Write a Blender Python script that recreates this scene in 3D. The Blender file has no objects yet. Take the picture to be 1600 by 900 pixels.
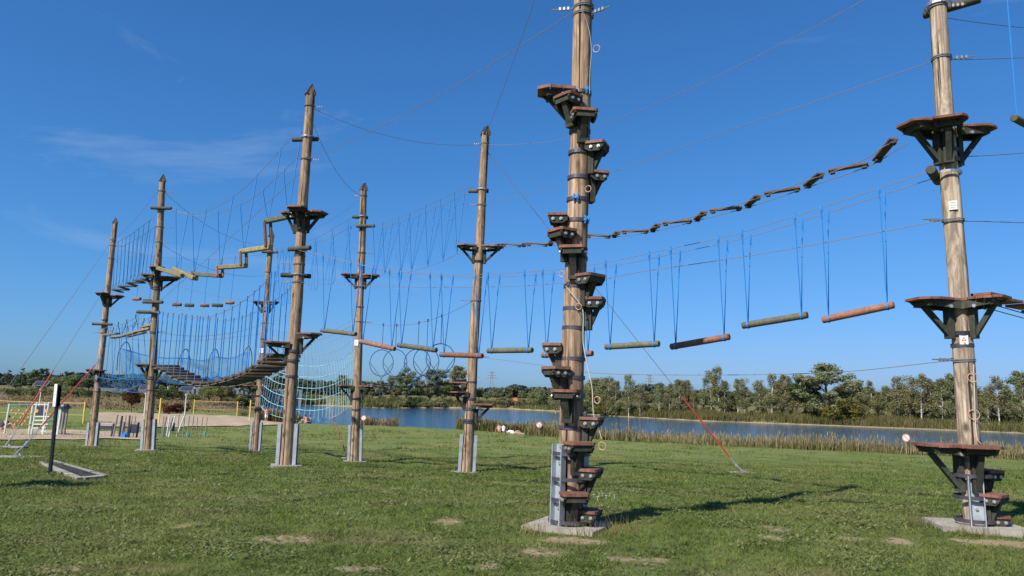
import bpy, math, random
import numpy as np
from mathutils import Vector, Matrix, noise as mnoise
random.seed(7); rng = np.random.default_rng(7)
PI = math.pi
scene = bpy.context.scene
COL = scene.collection

# ------------------------------------------------------------------ camera
CAM_Z = 1.5; FPX = 1155.0; PITCH = math.radians(8.3); ROLL = math.radians(1.45)
Fv = Vector((0, math.cos(PITCH), math.sin(PITCH)))
U0 = Vector((0, -math.sin(PITCH), math.cos(PITCH))); X0 = Vector((1, 0, 0))
Uv = U0 * math.cos(ROLL) - X0 * math.sin(ROLL)
Rv = X0 * math.cos(ROLL) + U0 * math.sin(ROLL)
CAM = Vector((0, 0, CAM_Z))
cd = bpy.data.cameras.new('camera'); cam = bpy.data.objects.new('camera', cd); COL.objects.link(cam)
cd.sensor_width = 36; cd.lens = FPX / 1600 * 36; cd.clip_start = 0.1; cd.clip_end = 9000
mw = Matrix((Rv, Uv, -Fv)).transposed().to_4x4(); mw.translation = CAM
cam.matrix_world = mw
scene.camera = cam
# ------------------------------------------------------------------ world and sun
SUN_EL = math.radians(42); SH = Vector((0.655, 0.755, 0)).normalized()      # SH: where shadows point
SUNDIR = Vector((-SH.x * math.cos(SUN_EL), -SH.y * math.cos(SUN_EL), math.sin(SUN_EL)))
w = bpy.data.worlds.new('World'); scene.world = w; w.use_nodes = True
nt = w.node_tree; nt.nodes.clear(); N = nt.nodes.new; L = nt.links.new
sky = N('ShaderNodeTexSky'); sky.sky_type = 'NISHITA'; sky.sun_disc = False
sky.sun_elevation = SUN_EL; sky.sun_rotation = math.atan2(SUNDIR.x, SUNDIR.y)
sky.altitude = 100; sky.air_density = 1.0; sky.dust_density = 0.75; sky.ozone_density = 6.0
tc = N('ShaderNodeTexCoord'); mp = N('ShaderNodeMapping'); L(tc.outputs['Generated'], mp.inputs[0])
mp.inputs['Location'].default_value = (8, 8, 8); mp.inputs['Rotation'].default_value = (0.12, 0.30, 0.2); mp.inputs['Scale'].default_value = (1.1, 1.9, 6.0)
cn = N('ShaderNodeTexNoise'); cn.inputs['Scale'].default_value = 1.25; cn.inputs['Detail'].default_value = 9
cn.inputs['Roughness'].default_value = 0.62; cn.inputs['Distortion'].default_value = 0.7; L(mp.outputs[0], cn.inputs[0])
cr = N('ShaderNodeValToRGB'); cr.color_ramp.elements[0].position = 0.57; cr.color_ramp.elements[1].position = 0.86
cr.color_ramp.elements[1].color = (0.40, 0.40, 0.40, 1); L(cn.outputs[0], cr.inputs[0])
mx = N('ShaderNodeMixRGB'); mx.inputs[2].default_value = (5.2, 6.6, 8.4, 1)
sepc = N('ShaderNodeSeparateColor'); hs = N('ShaderNodeCombineColor'); L(sky.outputs[0], sepc.inputs[0])
for ci, (ka, kb) in enumerate(((.50, .03), (1.18, -.05), (1.70, -.055))):       # the camera's colour response, per channel: v * (ka + kb * v)
    m1 = N('ShaderNodeMath'); m1.operation = 'MULTIPLY_ADD'; m1.inputs[1].default_value = kb; m1.inputs[2].default_value = ka; L(sepc.outputs[ci], m1.inputs[0])
    m2 = N('ShaderNodeMath'); m2.operation = 'MULTIPLY'; L(sepc.outputs[ci], m2.inputs[0]); m3 = N('ShaderNodeMath'); m3.operation = 'MAXIMUM'; m3.inputs[1].default_value = .3; L(m1.outputs[0], m3.inputs[0]); L(m3.outputs[0], m2.inputs[1]); L(m2.outputs[0], hs.inputs[ci])
L(cr.outputs[0], mx.inputs[0]); L(hs.outputs[0], mx.inputs[1])
bg = N('ShaderNodeBackground'); bg.inputs[1].default_value = 0.065; L(mx.outputs[0], bg.inputs[0])
wo = N('ShaderNodeOutputWorld'); L(bg.outputs[0], wo.inputs[0])
sd_ = bpy.data.lights.new('sun', 'SUN'); sun = bpy.data.objects.new('sun', sd_); COL.objects.link(sun)
sd_.energy = 5.0; sd_.angle = math.radians(0.53); sd_.color = (1.0, 0.94, 0.84)
sun.rotation_euler = (-SUNDIR).to_track_quat('-Z', 'Y').to_euler()
scene.view_settings.view_transform = 'Standard'; scene.view_settings.look = 'None'
scene.view_settings.exposure = 0.6; scene.view_settings.gamma = 1.0
scene.cycles.max_bounces = 6; scene.cycles.transparent_max_bounces = 8

# ------------------------------------------------------------------ pixel tracing of the photograph -> points of the place
def ray(px, py): return (Fv * FPX + Rv * (px - 800) - Uv * (py - 450))
def at_y(px, py, Y):
    d = ray(px, py); return CAM + d * (Y / d.y)
def on_plane(px, py, A, B, off=0.0):
    ab = Vector((B[0] - A[0], B[1] - A[1], 0)).normalized(); n = Vector((-ab.y, ab.x, 0))
    d = ray(px, py); a = Vector((A[0], A[1], 0)) + n * off
    return CAM + d * ((a - CAM).dot(n) / d.dot(n))
def proj(p):
    v = Vector(p) - CAM; z = v.dot(Fv); return (800 + FPX * v.dot(Rv) / z, 450 - FPX * v.dot(Uv) / z)

# ------------------------------------------------------------------ terrain
LAKE_Z = -2.1
LAKE = np.array([(420, -60), (140, 8), (60, 35), (28, 50), (10, 62), (-1, 74), (-8, 78.5), (-20, 79), (-25, 84), (-33, 105), (-44, 135),
                 (-58, 178), (-45, 186), (-30, 176), (-17, 197), (0, 204), (12, 188), (19, 158), (34, 134), (54, 125), (70, 115), (79, 108), (150, 78), (430, 10)], float)
def lake_sd(x, y):
    x = np.asarray(x, float); y = np.asarray(y, float)
    d2 = np.full(x.shape, 1e12); inside = np.zeros(x.shape, bool)
    n = len(LAKE)
    for i in range(n):
        ax, ay = LAKE[i]; bx, by = LAKE[(i + 1) % n]
        ex, ey = bx - ax, by - ay; t = np.clip(((x - ax) * ex + (y - ay) * ey) / (ex * ex + ey * ey), 0, 1)
        d2 = np.minimum(d2, (x - ax - t * ex) ** 2 + (y - ay - t * ey) ** 2)
        cross = ((ay > y) != (by > y))
        with np.errstate(divide='ignore', invalid='ignore'):
            xi = (bx - ax) * (y - ay) / (by - ay + (1e-12 if by == ay else 0)) + ax
        inside ^= cross & (x < xi)
    d = np.sqrt(d2); return np.where(inside, -d, d)
def sstep(t): t = np.clip(t, 0, 1); return t * t * (3 - 2 * t)
PY_ = [-80, 0, 8.4, 16.7, 23, 28.5, 40, 60, 100, 160, 260, 4000]; PZ_ = [.1, 0, 0, -.2, -.48, -.8, -1.25, -1.68, -1.65, -.7, -.2, 1.0]
BUMPS = []
def ground_np(x, y):
    x = np.asarray(x, float); y = np.asarray(y, float)
    z = np.interp(y, PY_, PZ_)
    z = z + sstep((-0.30 * y - x) / 15) * sstep((y - 98) / 62) * .75
    for bx, by, bz in BUMPS: z = z + bz * np.exp(-((x - bx) ** 2 + (y - by) ** 2) / (2 * 2.6 ** 2))
    z = z + 0.035 * np.sin(x * .9 + 1.3) * np.sin(y * .7) * sstep((y - 4) / 8) + 0.02 * np.sin(x * 2.3 + y * 1.1)
    sd = lake_sd(x, y)
    zs = LAKE_Z + 0.05 + (z - LAKE_Z - 0.05) * sstep(sd / 7.0)
    return np.where(sd > 0, zs, LAKE_Z - np.minimum(1.6, -sd * .25))
def gz(x, y): return float(ground_np(np.array([x]), np.array([y]))[0])
def on_ground(px, py, y0=3.0, y1=400):
    d = ray(px, py); lo = y0 / d.y; hi = y1 / d.y
    f = lambda t: (CAM + d * t).z - gz((CAM + d * t).x, (CAM + d * t).y)
    prev = lo
    for i in range(1, 160):
        t = lo * (hi / lo) ** (i / 159)
        if f(t) < 0:
            a, b = prev, t
            for _ in range(30):
                m = (a + b) / 2
                if f(m) < 0: b = m
                else: a = m
            return CAM + d * b
        prev = t
    return CAM + d * hi

# poles: (top px, base px, distance)
HP = 8.4
PX = {1: ((180, 347), (143, 697), 27.9), 2: ((254, 281), (231, 703), 23.1), 3: ((424, 368), (398, 706), 29.0), 4: ((485, 145), (447, 727), 16.2),
      5: ((568.5, 295), (554, 721), 22.9), 6: ((759, 208), (729, 738), 18.4), 7: (None, (888, 829), 8.3), 8: (None, (1525, 829), 8.5)}
BASE = {}; TOP = {}
for k, (t, b, d) in PX.items():
    BASE[k] = at_y(b[0], b[1], d)
    if t: TOP[k] = at_y(t[0], t[1], d)
q = at_y(910.5, 50, 8.3); BASE7 = BASE[7]; dr = (q - BASE[7]); TOP[7] = BASE[7] + dr * (HP / dr.z)
q = at_y(1464, 0, 8.5); dr = (q - BASE[8]); TOP[8] = BASE[8] + dr * (HP / dr.z)
# poles just outside the picture: the course goes on to the right
BASE[9] = Vector((12.2, 13.0, -0.1)); TOP[9] = BASE[9] + Vector((0.05, 0.1, HP))
BASE[10] = Vector((-12.8, 5.2, 0.0)); TOP[10] = BASE[10] + Vector((0, 0.05, HP))      # unseen pole added on the left to cast a shadow across the lawn
for k in list(BASE):
    b = BASE[k]; BUMPS.append((b.x, b.y, b.z - gz(b.x, b.y)))
R0, R1 = 0.135, 0.10
def axis(k, t): return BASE[k].lerp(TOP[k], t)
PRF = {8: .86, 1: .92, 2: .94}      # the poles differ a little in girth
def prad(t, k=0): return (R0 + (R1 - R0) * max(0, min(1, t))) * PRF.get(k, 1.0)
def pole_t(k, py):
    a, b = -0.05, 1.05
    for _ in range(40):
        m = (a + b) / 2
        if proj(axis(k, m))[1] > py: a = m
        else: b = m
    return (a + b) / 2
def pp(k, py): return axis(k, pole_t(k, py))
def XY(k): return (BASE[k].x, BASE[k].y)

# ------------------------------------------------------------------ materials
MATS = {}
def newmat(name):
    m = bpy.data.materials.new(name); m.use_nodes = True; MATS[name] = m
    n = m.node_tree; b = n.nodes['Principled BSDF']; return m, n, b
def nd(n, t, **kw):
    o = n.nodes.new(t)
    for k, v in kw.items(): setattr(o, k, v)
    return o
def noise_node(n, scale, detail=4, rough=.55, mapscale=None, coord='Object', dist=0.0):
    tc = nd(n, 'ShaderNodeTexCoord') if coord != 'Position' else nd(n, 'ShaderNodeNewGeometry')
    src = tc.outputs[coord]
    if mapscale:
        mp = nd(n, 'ShaderNodeMapping'); mp.inputs['Scale'].default_value = mapscale; n.links.new(src, mp.inputs[0]); src = mp.outputs[0]
    t = nd(n, 'ShaderNodeTexNoise'); t.inputs['Scale'].default_value = scale; t.inputs['Detail'].default_value = detail
    t.inputs['Roughness'].default_value = rough; t.inputs['Distortion'].default_value = dist; n.links.new(src, t.inputs[0]); return t.outputs[0]
def ramp(n, fac, stops):
    r = nd(n, 'ShaderNodeValToRGB'); e = r.color_ramp.elements
    while len(e) < len(stops): e.new(0.5)
    for el, (p, c) in zip(e, stops): el.position = p; el.color = (*c, 1) if len(c) == 3 else c
    n.links.new(fac, r.inputs[0]); return r.outputs[0]
def mix(n, fac, a, b, mode='MIX'):
    m = nd(n, 'ShaderNodeMixRGB', blend_type=mode)
    for i, v in enumerate((fac, a, b)):
        if hasattr(v, 'is_linked'): n.links.new(v, m.inputs[i])
        elif i == 0: m.inputs[0].default_value = v
        else: m.inputs[i].default_value = (*v, 1)
    return m.outputs[0]
def bump(n, b, h, strength, dist):
    x = nd(n, 'ShaderNodeBump'); x.inputs['Strength'].default_value = strength; x.inputs['Distance'].default_value = dist
    n.links.new(h, x.inputs['Height']); n.links.new(x.outputs[0], b.inputs['Normal'])
def simple(name, col, rough=.7, metal=0.0, var=.25, scale=14, bmp=0.0):
    m, n, b = newmat(name)
    f = noise_node(n, scale, 5)
    lo = tuple(c * (1 - var) for c in col); hi = tuple(min(1, c * (1 + var)) for c in col)
    n.links.new(ramp(n, f, [(.3, lo), (.7, hi)]), b.inputs['Base Color'])
    b.inputs['Roughness'].default_value = rough; b.inputs['Metallic'].default_value = metal
    if bmp: bump(n, b, f, bmp, .01)
    return m
def pole_wood(name, c_lo, c_mid, c_hi, stain=.6):
    m, n, b = newmat(name)
    st = noise_node(n, 1.0, 7, .6, (26, 26, 1.1), dist=.4)
    big = noise_node(n, 1.0, 6, .65, (6, 6, 1.9), dist=1.6)
    crack = noise_node(n, 1.0, 3, .5, (17, 17, .35))
    knot = nd(n, 'ShaderNodeTexVoronoi'); knot.inputs['Scale'].default_value = 1.0; knot.inputs['Randomness'].default_value = 1
    tc = nd(n, 'ShaderNodeTexCoord'); mp = nd(n, 'ShaderNodeMapping'); mp.inputs['Scale'].default_value = (5, 5, 2.4)
    n.links.new(tc.outputs['Object'], mp.inputs[0]); n.links.new(mp.outputs[0], knot.inputs[0])
    c = ramp(n, st, [(.30, c_lo), (.48, c_mid), (.68, c_hi)])
    c = mix(n, ramp(n, big, [(.44, (0, 0, 0)), (.62, (stain, stain, stain))]), c, tuple(x * .42 for x in c_mid), 'MIX')
    c = mix(n, ramp(n, crack, [(.365, (1, 1, 1)), (.395, (0, 0, 0))]), c, tuple(x * .22 for x in c_lo))
    c = mix(n, ramp(n, knot.outputs[0], [(.08, (.9, .9, .9)), (.2, (0, 0, 0))]), c, tuple(x * .45 for x in c_lo))
    oi = nd(n, 'ShaderNodeObjectInfo'); hv = nd(n, 'ShaderNodeHueSaturation')
    mr = nd(n, 'ShaderNodeMapRange'); mr.inputs[3].default_value = .85; mr.inputs[4].default_value = 1.15
    n.links.new(oi.outputs['Random'], mr.inputs[0]); n.links.new(mr.outputs[0], hv.inputs['Value']); n.links.new(c, hv.inputs['Color'])
    n.links.new(hv.outputs[0], b.inputs['Base Color']); b.inputs['Roughness'].default_value = .82; b.inputs['Specular IOR Level'].default_value = .25
    bump(n, b, st, .55, .012); return m
pole_wood('pole_wood', (.078, .050, .033), (.275, .185, .12), (.45, .325, .22), .75)
pole_wood('pole_wood_pale', (.11, .083, .060), (.345, .268, .196), (.56, .465, .365), .9)
def timber(name, lo, hi, rough=.75):
    m, n, b = newmat(name)
    f = noise_node(n, 1.0, 6, .6, (9, 9, 9), dist=1.5); g = noise_node(n, 60, 3)
    c = ramp(n, f, [(.3, lo), (.7, hi)]); d_ = noise_node(n, 4.5, 6, .7, coord='Position'); s_ = noise_node(n, 1.0, 5, .65, (55, 55, 4))
    c = mix(n, ramp(n, d_, [(.48, (0, 0, 0)), (.72, (.5, .5, .5))]), c, tuple(min(1, .03 + x * 1.1) for x in hi)); c = mix(n, ramp(n, s_, [(.3, (.6, .6, .6)), (.5, (0, 0, 0))]), c, tuple(x * .5 for x in lo))
    oi = nd(n, 'ShaderNodeObjectInfo'); hv = nd(n, 'ShaderNodeHueSaturation')
    mr = nd(n, 'ShaderNodeMapRange'); mr.inputs[3].default_value = .75; mr.inputs[4].default_value = 1.25
    n.links.new(oi.outputs['Random'], mr.inputs[0]); n.links.new(mr.outputs[0], hv.inputs['Value']); n.links.new(c, hv.inputs['Color'])
    n.links.new(hv.outputs[0], b.inputs['Base Color']); b.inputs['Roughness'].default_value = rough; b.inputs['Specular IOR Level'].default_value = .3
    bump(n, b, g, .3, .004); return m
timber('board_brown', (.115, .048, .034), (.235, .105, .072))
timber('bracket_green', (.018, .019, .014), (.046, .047, .034))
timber('dark_log', (.035, .033, .026), (.08, .072, .055))
timber('log_olive', (.065, .066, .042), (.135, .128, .085))
timber('log_red', (.14, .060, .038), (.26, .118, .074))
timber('log_brown', (.085, .046, .032), (.17, .092, .06))
timber('beam_yellow', (.15, .125, .06), (.30, .245, .125))
timber('plank_grey', (.15, .115, .085), (.27, .215, .16))
simple('grate_iron', (.055, .052, .048), .9, 0, .2)
simple('band_metal', (.075, .068, .085), .45, .4, .2)
simple('galvanised', (.36, .395, .43), .42, .35, .16, 9)
simple('bolt_zinc', (.55, .55, .53), .3, .7, .05)
simple('cap_metal', (.035, .034, .036), .5, .3, .2)
simple('steel_cable', (.19, .195, .21), .6, .3, .1)
simple('clip_metal', (.32, .32, .33), .4, .7, .1)
simple('rope_blue', (.010, .17, .50), .75, 0, .15, 40)
simple('rope_dark', (.012, .06, .16), .8, 0, .2, 40)
simple('net_teal', (.27, .50, .58), .7, 0, .12, 30)
simple('net_grey', (.24, .30, .34), .7, 0, .12, 30)
simple('netting_blue', (.06, .24, .46), .7, 0, .1, 30)
simple('clamp_blue', (.02, .17, .45), .5, 0, .1)
simple('cord_pale', (.50, .44, .36), .8, 0, .15)
simple('hose_tan', (.42, .25, .16), .6, 0, .15)
simple('sleeve_red', (.42, .045, .03), .45, 0, .15, 5)
simple('concrete', (.27, .245, .205), .9, 0, .28, 6, .3)
simple('concrete_dark', (.22, .20, .17), .95, 0, .3, 9, .3)
simple('black_paint', (.012, .012, .013), .5, 0, .1)
simple('white_paint', (.66, .65, .62), .6, 0, .05)
simple('sign_red', (.6, .05, .035), .5, 0, .05)
simple('sign_ink', (.12, .11, .11), .6, 0, .05)
simple('yellow_paint', (.60, .45, .08), .5, 0, .1)
simple('orange_tape', (.50, .29, .10), .6, 0, .1)
simple('orange_paint', (.75, .14, .03), .5, 0, .1)
simple('frame_pale', (.52, .56, .52), .5, 0, .1)
simple('teal_panel', (.06, .24, .23), .5, 0, .15)
simple('navy_panel', (.02, .028, .06), .5, 0, .15)
simple('panel_grey', (.16, .18, .21), .35, .2, .15, 3)
simple('solar_cell', (.03, .035, .055), .25, .1, .1)
simple('post_grey', (.20, .18, .16), .8, 0, .2)
simple('skin', (.50, .28, .20), .6, 0, .05)
simple('hair_dark', (.03, .02, .015), .7, 0, .1)
simple('cloth_white', (.75, .74, .76), .8, 0, .05)
simple('cloth_dark', (.03, .03, .04), .8, 0, .05)
simple('cloth_pink', (.65, .22, .18), .8, 0, .05)
simple('bark', (.11, .085, .06), .9, 0, .3, 6, .3)
def birch_bark():
    m, n, b = newmat('birch_bark')
    f = noise_node(n, 1.0, 4, .6, (2, 2, 9)); g = noise_node(n, 1.0, 3, .5, (.6, .6, .5))
    c = ramp(n, f, [(.40, (.06, .05, .045)), (.52, (.60, .57, .51))]); c = mix(n, ramp(n, g, [(.4, (0, 0, 0)), (.75, (.6, .6, .6))]), c, (.30, .27, .22))
    n.links.new(c, b.inputs['Base Color']); b.inputs['Roughness'].default_value = .8
birch_bark()
def leafmat(name, a, b_, c, scale=.55, trans=.35):
    m = bpy.data.materials.new(name); m.use_nodes = True; MATS[name] = m; n = m.node_tree; n.nodes.clear()
    f = noise_node(n, scale, 3, .6, coord='Position'); oi = nd(n, 'ShaderNodeObjectInfo')
    at = nd(n, 'ShaderNodeAttribute', attribute_name='rnd')
    col = ramp(n, f, [(.3, a), (.55, b_), (.8, c)])
    hv = nd(n, 'ShaderNodeHueSaturation'); mr = nd(n, 'ShaderNodeMapRange'); mr.inputs[3].default_value = .74; mr.inputs[4].default_value = 1.26
    n.links.new(at.outputs['Fac'], mr.inputs[0]); n.links.new(mr.outputs[0], hv.inputs['Value'])
    mr2 = nd(n, 'ShaderNodeMapRange'); mr2.inputs[3].default_value = .475; mr2.inputs[4].default_value = .52
    n.links.new(oi.outputs['Random'], mr2.inputs[0]); n.links.new(mr2.outputs[0], hv.inputs['Hue']); n.links.new(col, hv.inputs['Color'])
    d = nd(n, 'ShaderNodeBsdfDiffuse'); t = nd(n, 'ShaderNodeBsdfTranslucent'); ms = nd(n, 'ShaderNodeMixShader'); ms.inputs[0].default_value = trans
    n.links.new(hv.outputs[0], d.inputs[0]); n.links.new(hv.outputs[0], t.inputs[0]); n.links.new(d.outputs[0], ms.inputs[1]); n.links.new(t.outputs[0], ms.inputs[2])
    o = nd(n, 'ShaderNodeOutputMaterial'); n.links.new(ms.outputs[0], o.inputs[0]); return m
leafmat('leaf_birch', (0.1271, 0.1346, 0.0598), (0.2093, 0.2093, 0.0987), (0.299, 0.2766, 0.1375))
leafmat('leaf_mid', (0.1017, 0.1316, 0.0538), (0.1719, 0.1973, 0.0837), (0.2691, 0.2691, 0.1166))
leafmat('leaf_dark', (0.0408, 0.06, 0.0288), (0.0696, 0.0936, 0.0432), (0.108, 0.132, 0.06))
leafmat('leaf_poplar', (0.1121, 0.1375, 0.0658), (0.2317, 0.2392, 0.1196), (0.3737, 0.3289, 0.1644), .7)
leafmat('leaf_yellow', (.10, .10, .03), (.15, .14, .04), (.21, .18, .055))
leafmat('leaf_red', (.045, .018, .014), (.085, .032, .022), (.12, .05, .03))
leafmat('leaf_far_haze', (.040, .060, .052), (.060, .082, .062), (.085, .105, .072), .03, .1)  # bluish distance haze is mixed into this leaf colour
leafmat('reed_tan', (.15, .115, .055), (.27, .205, .115), (.36, .28, .165), .9, .3)
leafmat('reed_green', (.075, .085, .032), (.13, .13, .05), (.24, .20, .09), .5, .3)
leafmat('dry_grass', (.12, .10, .045), (.20, .155, .075), (.27, .21, .11), .2, .2)
GRASS_A = ((.066, .100, .024), (.128, .172, .044), (.205, .228, .075))
def grass_colour(n):
    f1 = noise_node(n, .32, 5, .62, coord='Position'); f2 = noise_node(n, 2.3, 5, .65, coord='Position')
    f3 = noise_node(n, .75, 6, .7, mapscale=(.55, 1.2, 1), coord='Position'); f4 = noise_node(n, 9.0, 4, .7, coord='Position')
    c = ramp(n, f2, [(.28, GRASS_A[0]), (.5, GRASS_A[1]), (.74, GRASS_A[2])])
    c = mix(n, ramp(n, f1, [(.42, (0, 0, 0)), (.66, (.7, .7, .7))]), c, (.215, .215, .075))
    c = mix(n, ramp(n, f3, [(.52, (0, 0, 0)), (.72, (.75, .75, .75))]), c, (.27, .215, .125))
    c = mix(n, ramp(n, f4, [(.25, (.55, .55, .55)), (.6, (0, 0, 0))]), c, (.050, .072, .022))
    return c, f2, f4
def ground_mat():
    m, n, b = newmat('lawn_ground')
    c, f2, f4 = grass_colour(n)
    at = nd(n, 'ShaderNodeAttribute', attribute_name='zone')     # r: bare soil, g: dry meadow, b: lake bed / bank sand
    sp = nd(n, 'ShaderNodeSeparateColor'); n.links.new(at.outputs['Color'], sp.inputs[0])
    br = noise_node(n, 5.0, 6, .7, coord='Position')
    mlt = nd(n, 'ShaderNodeMath', operation='MULTIPLY'); n.links.new(sp.outputs[0], mlt.inputs[0]); n.links.new(ramp(n, br, [(.36, (0, 0, 0)), (.56, (1.35, 1.35, 1.35))]), mlt.inputs[1])
    c = mix(n, ramp(n, mlt.outputs[0], [(.35, (0, 0, 0)), (.7, (1, 1, 1))]), c, (.36, .275, .175))
    dry = ramp(n, noise_node(n, .12, 6, .7, coord='Position'), [(.3, (.085, .085, .035)), (.5, (.15, .12, .062)), (.7, (.20, .155, .085))])
    c = mix(n, sp.outputs[1], c, dry)
    c = mix(n, sp.outputs[2], c, (.34, .27, .17))
    n.links.new(c, b.inputs['Base Color']); b.inputs['Roughness'].default_value = .95; b.inputs['Specular IOR Level'].default_value = .08
    bp = nd(n, 'ShaderNodeBump'); bp.inputs['Strength'].default_value = 1; bp.inputs['Distance'].default_value = .06
    n.links.new(noise_node(n, 14, 6, .75, coord='Position'), bp.inputs['Height']); n.links.new(bp.outputs[0], b.inputs['Normal'])
ground_mat()
def blade_mat(name, mul=1.0):
    m = bpy.data.materials.new(name); m.use_nodes = True; MATS[name] = m; n = m.node_tree; n.nodes.clear()
    c, _, _ = grass_colour(n); at = nd(n, 'ShaderNodeAttribute', attribute_name='rnd')
    hv = nd(n, 'ShaderNodeHueSaturation'); mr = nd(n, 'ShaderNodeMapRange'); mr.inputs[3].default_value = .7 * mul; mr.inputs[4].default_value = 1.5 * mul
    n.links.new(at.outputs['Fac'], mr.inputs[0]); n.links.new(mr.outputs[0], hv.inputs['Value']); n.links.new(c, hv.inputs['Color'])
    d = nd(n, 'ShaderNodeBsdfDiffuse'); t = nd(n, 'ShaderNodeBsdfTranslucent'); ms = nd(n, 'ShaderNodeMixShader'); ms.inputs[0].default_value = .42
    n.links.new(hv.outputs[0], d.inputs[0]); n.links.new(hv.outputs[0], t.inputs[0]); n.links.new(d.outputs[0], ms.inputs[1]); n.links.new(t.outputs[0], ms.inputs[2])
    o = nd(n, 'ShaderNodeOutputMaterial'); n.links.new(ms.outputs[0], o.inputs[0])
blade_mat('grass_blade')
def sand_mat():
    m, n, b = newmat('sand')
    f = noise_node(n, .5, 6, .65, coord='Position'); n.links.new(ramp(n, f, [(.3, (.27, .20, .125)), (.7, (.39, .30, .20))]), b.inputs['Base Color'])
    b.inputs['Roughness'].default_value = .95
sand_mat()
def water_mat():
    m, n, b = newmat('lake_water')
    b.inputs['Base Color'].default_value = (.02, .075, .15, 1); b.inputs['Roughness'].default_value = .07; b.inputs['IOR'].default_value = 1.33
    f = noise_node(n, 1.0, 5, .6, (.7, 1.6, 1), coord='Position'); bump(n, b, f, .38, .22)
water_mat()

# ------------------------------------------------------------------ mesh helpers
def frame(p, z, xhint=None):
    z = Vector(z).normalized(); x = Vector(xhint) if xhint is not None else (Vector((1, 0, 0)) if abs(z.x) < .9 else Vector((0, 1, 0)))
    x = (x - z * x.dot(z)).normalized(); y = z.cross(x)
    m = Matrix((x, y, z)).transposed().to_4x4(); m.translation = Vector(p); return m
def outward(p, az):
    """local frame: x points outward at azimuth az (degrees, 0 = right, -90 = towards the viewer), z up"""
    a = math.radians(az); m = Matrix.Rotation(a, 4, 'Z'); m.translation = Vector(p); return m
class MB:
    def __init__(s): s.v = []; s.f = []
    def add(s, vs, fs):
        o = len(s.v); s.v += [Vector(v) for v in vs]; s.f += [tuple(i + o for i in f) for f in fs]; return s
    def box(s, M, x0, x1, y0, y1, z0, z1):
        vs = [M @ Vector(c) for c in ((x0, y0, z0), (x1, y0, z0), (x1, y1, z0), (x0, y1, z0), (x0, y0, z1), (x1, y0, z1), (x1, y1, z1), (x0, y1, z1))]
        return s.add(vs, [(3, 2, 1, 0), (4, 5, 6, 7), (0, 1, 5, 4), (1, 2, 6, 5), (2, 3, 7, 6), (3, 0, 4, 7)])
    def prism(s, M, poly, z0, z1):
        n = len(poly); vs = [M @ Vector((x, y, z0)) for x, y in poly] + [M @ Vector((x, y, z1)) for x, y in poly]
        return s.add(vs, [tuple(range(n - 1, -1, -1)), tuple(range(n, 2 * n))] + [(i, (i + 1) % n, n + (i + 1) % n, n + i) for i in range(n)])
    def tube(s, pts, rad, n=6, cap=True):
        pts = [Vector(p) for p in pts]; m = len(pts)
        if not hasattr(rad, '__len__'): rad = [rad] * m
        t0 = (pts[1] - pts[0]).normalized(); x = Vector((0, 0, 1)) if abs(t0.z) < .9 else Vector((1, 0, 0)); vs = []
        for i, p in enumerate(pts):
            t = (pts[min(i + 1, m - 1)] - pts[max(i - 1, 0)]).normalized(); x = (x - t * x.dot(t)).normalized(); y = t.cross(x)
            vs += [p + (x * math.cos(2 * PI * j / n) + y * math.sin(2 * PI * j / n)) * rad[i] for j in range(n)]
        fs = [(i * n + j, i * n + (j + 1) % n, (i + 1) * n + (j + 1) % n, (i + 1) * n + j) for i in range(m - 1) for j in range(n)]
        if cap: fs += [tuple(range(n - 1, -1, -1)), tuple(range((m - 1) * n, m * n))]
        return s.add(vs, fs)
    def ring(s, c, ax, R, r, n=24, m=6):
        M = frame(c, ax); vs = []
        for i in range(n):
            a = 2 * PI * i / n
            for j in range(m):
                b = 2 * PI * j / m; q = R + r * math.cos(b); vs.append(M @ Vector((q * math.cos(a), q * math.sin(a), r * math.sin(b))))
        return s.add(vs, [(i * m + j, ((i + 1) % n) * m + j, ((i + 1) % n) * m + (j + 1) % m, i * m + (j + 1) % m) for i in range(n) for j in range(m)])
    def hoop(s, c, ax, R, h, th, n=20):
        M = frame(c, ax); vs = []
        for i in range(n):
            a = 2 * PI * i / n; ca, sa = math.cos(a), math.sin(a)
            for rr, zz in ((R, -h / 2), (R + th, -h / 2), (R + th, h / 2), (R, h / 2)): vs.append(M @ Vector((rr * ca, rr * sa, zz)))
        return s.add(vs, [(i * 4 + j, ((i + 1) % n) * 4 + j, ((i + 1) % n) * 4 + (j + 1) % 4, i * 4 + (j + 1) % 4) for i in range(n) for j in range(4)])
    def log(s, a, b, r, n=12):
        a = Vector(a); b = Vector(b); d = (b - a).normalized(); e = r * .16
        return s.tube([a, a + d * e, (a + b) / 2, b - d * e, b], [r * .86, r, r * 1.02, r, r * .86], n)
    def mesh(s, name, off):
        me = bpy.data.meshes.new(name); me.from_pydata([tuple(v - off) for v in s.v], [], s.f); me.validate(); return me
    def build(s, name, mat, parent=None, smooth=False, kind=None):
        off = Vector((0, 0, 0)) if parent is None else Vector(root_of(parent).location)
        me = s.mesh(name, off); me.materials.append(MATS[mat])
        if smooth: smooth_mesh(me)
        o = bpy.data.objects.new(name, me); COL.objects.link(o); o.parent = parent
        if kind: o['kind'] = kind
        return o
def smooth_mesh(me, ang=40):
    me.polygons.foreach_set('use_smooth', [True] * len(me.polygons))
    try: me.set_sharp_from_angle(angle=math.radians(ang))
    except Exception: pass
def root_of(o):
    while o.parent: o = o.parent
    return o
def tag(o, label, cat, group=None):
    o['label'] = label; o['category'] = cat
    if group: o['group'] = group
    return o
def thing(name, label, cat, loc, group=None):
    o = bpy.data.objects.new(name, None); COL.objects.link(o); o.location = Vector(loc); o.empty_display_size = .2
    return tag(o, label, cat, group)
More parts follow.
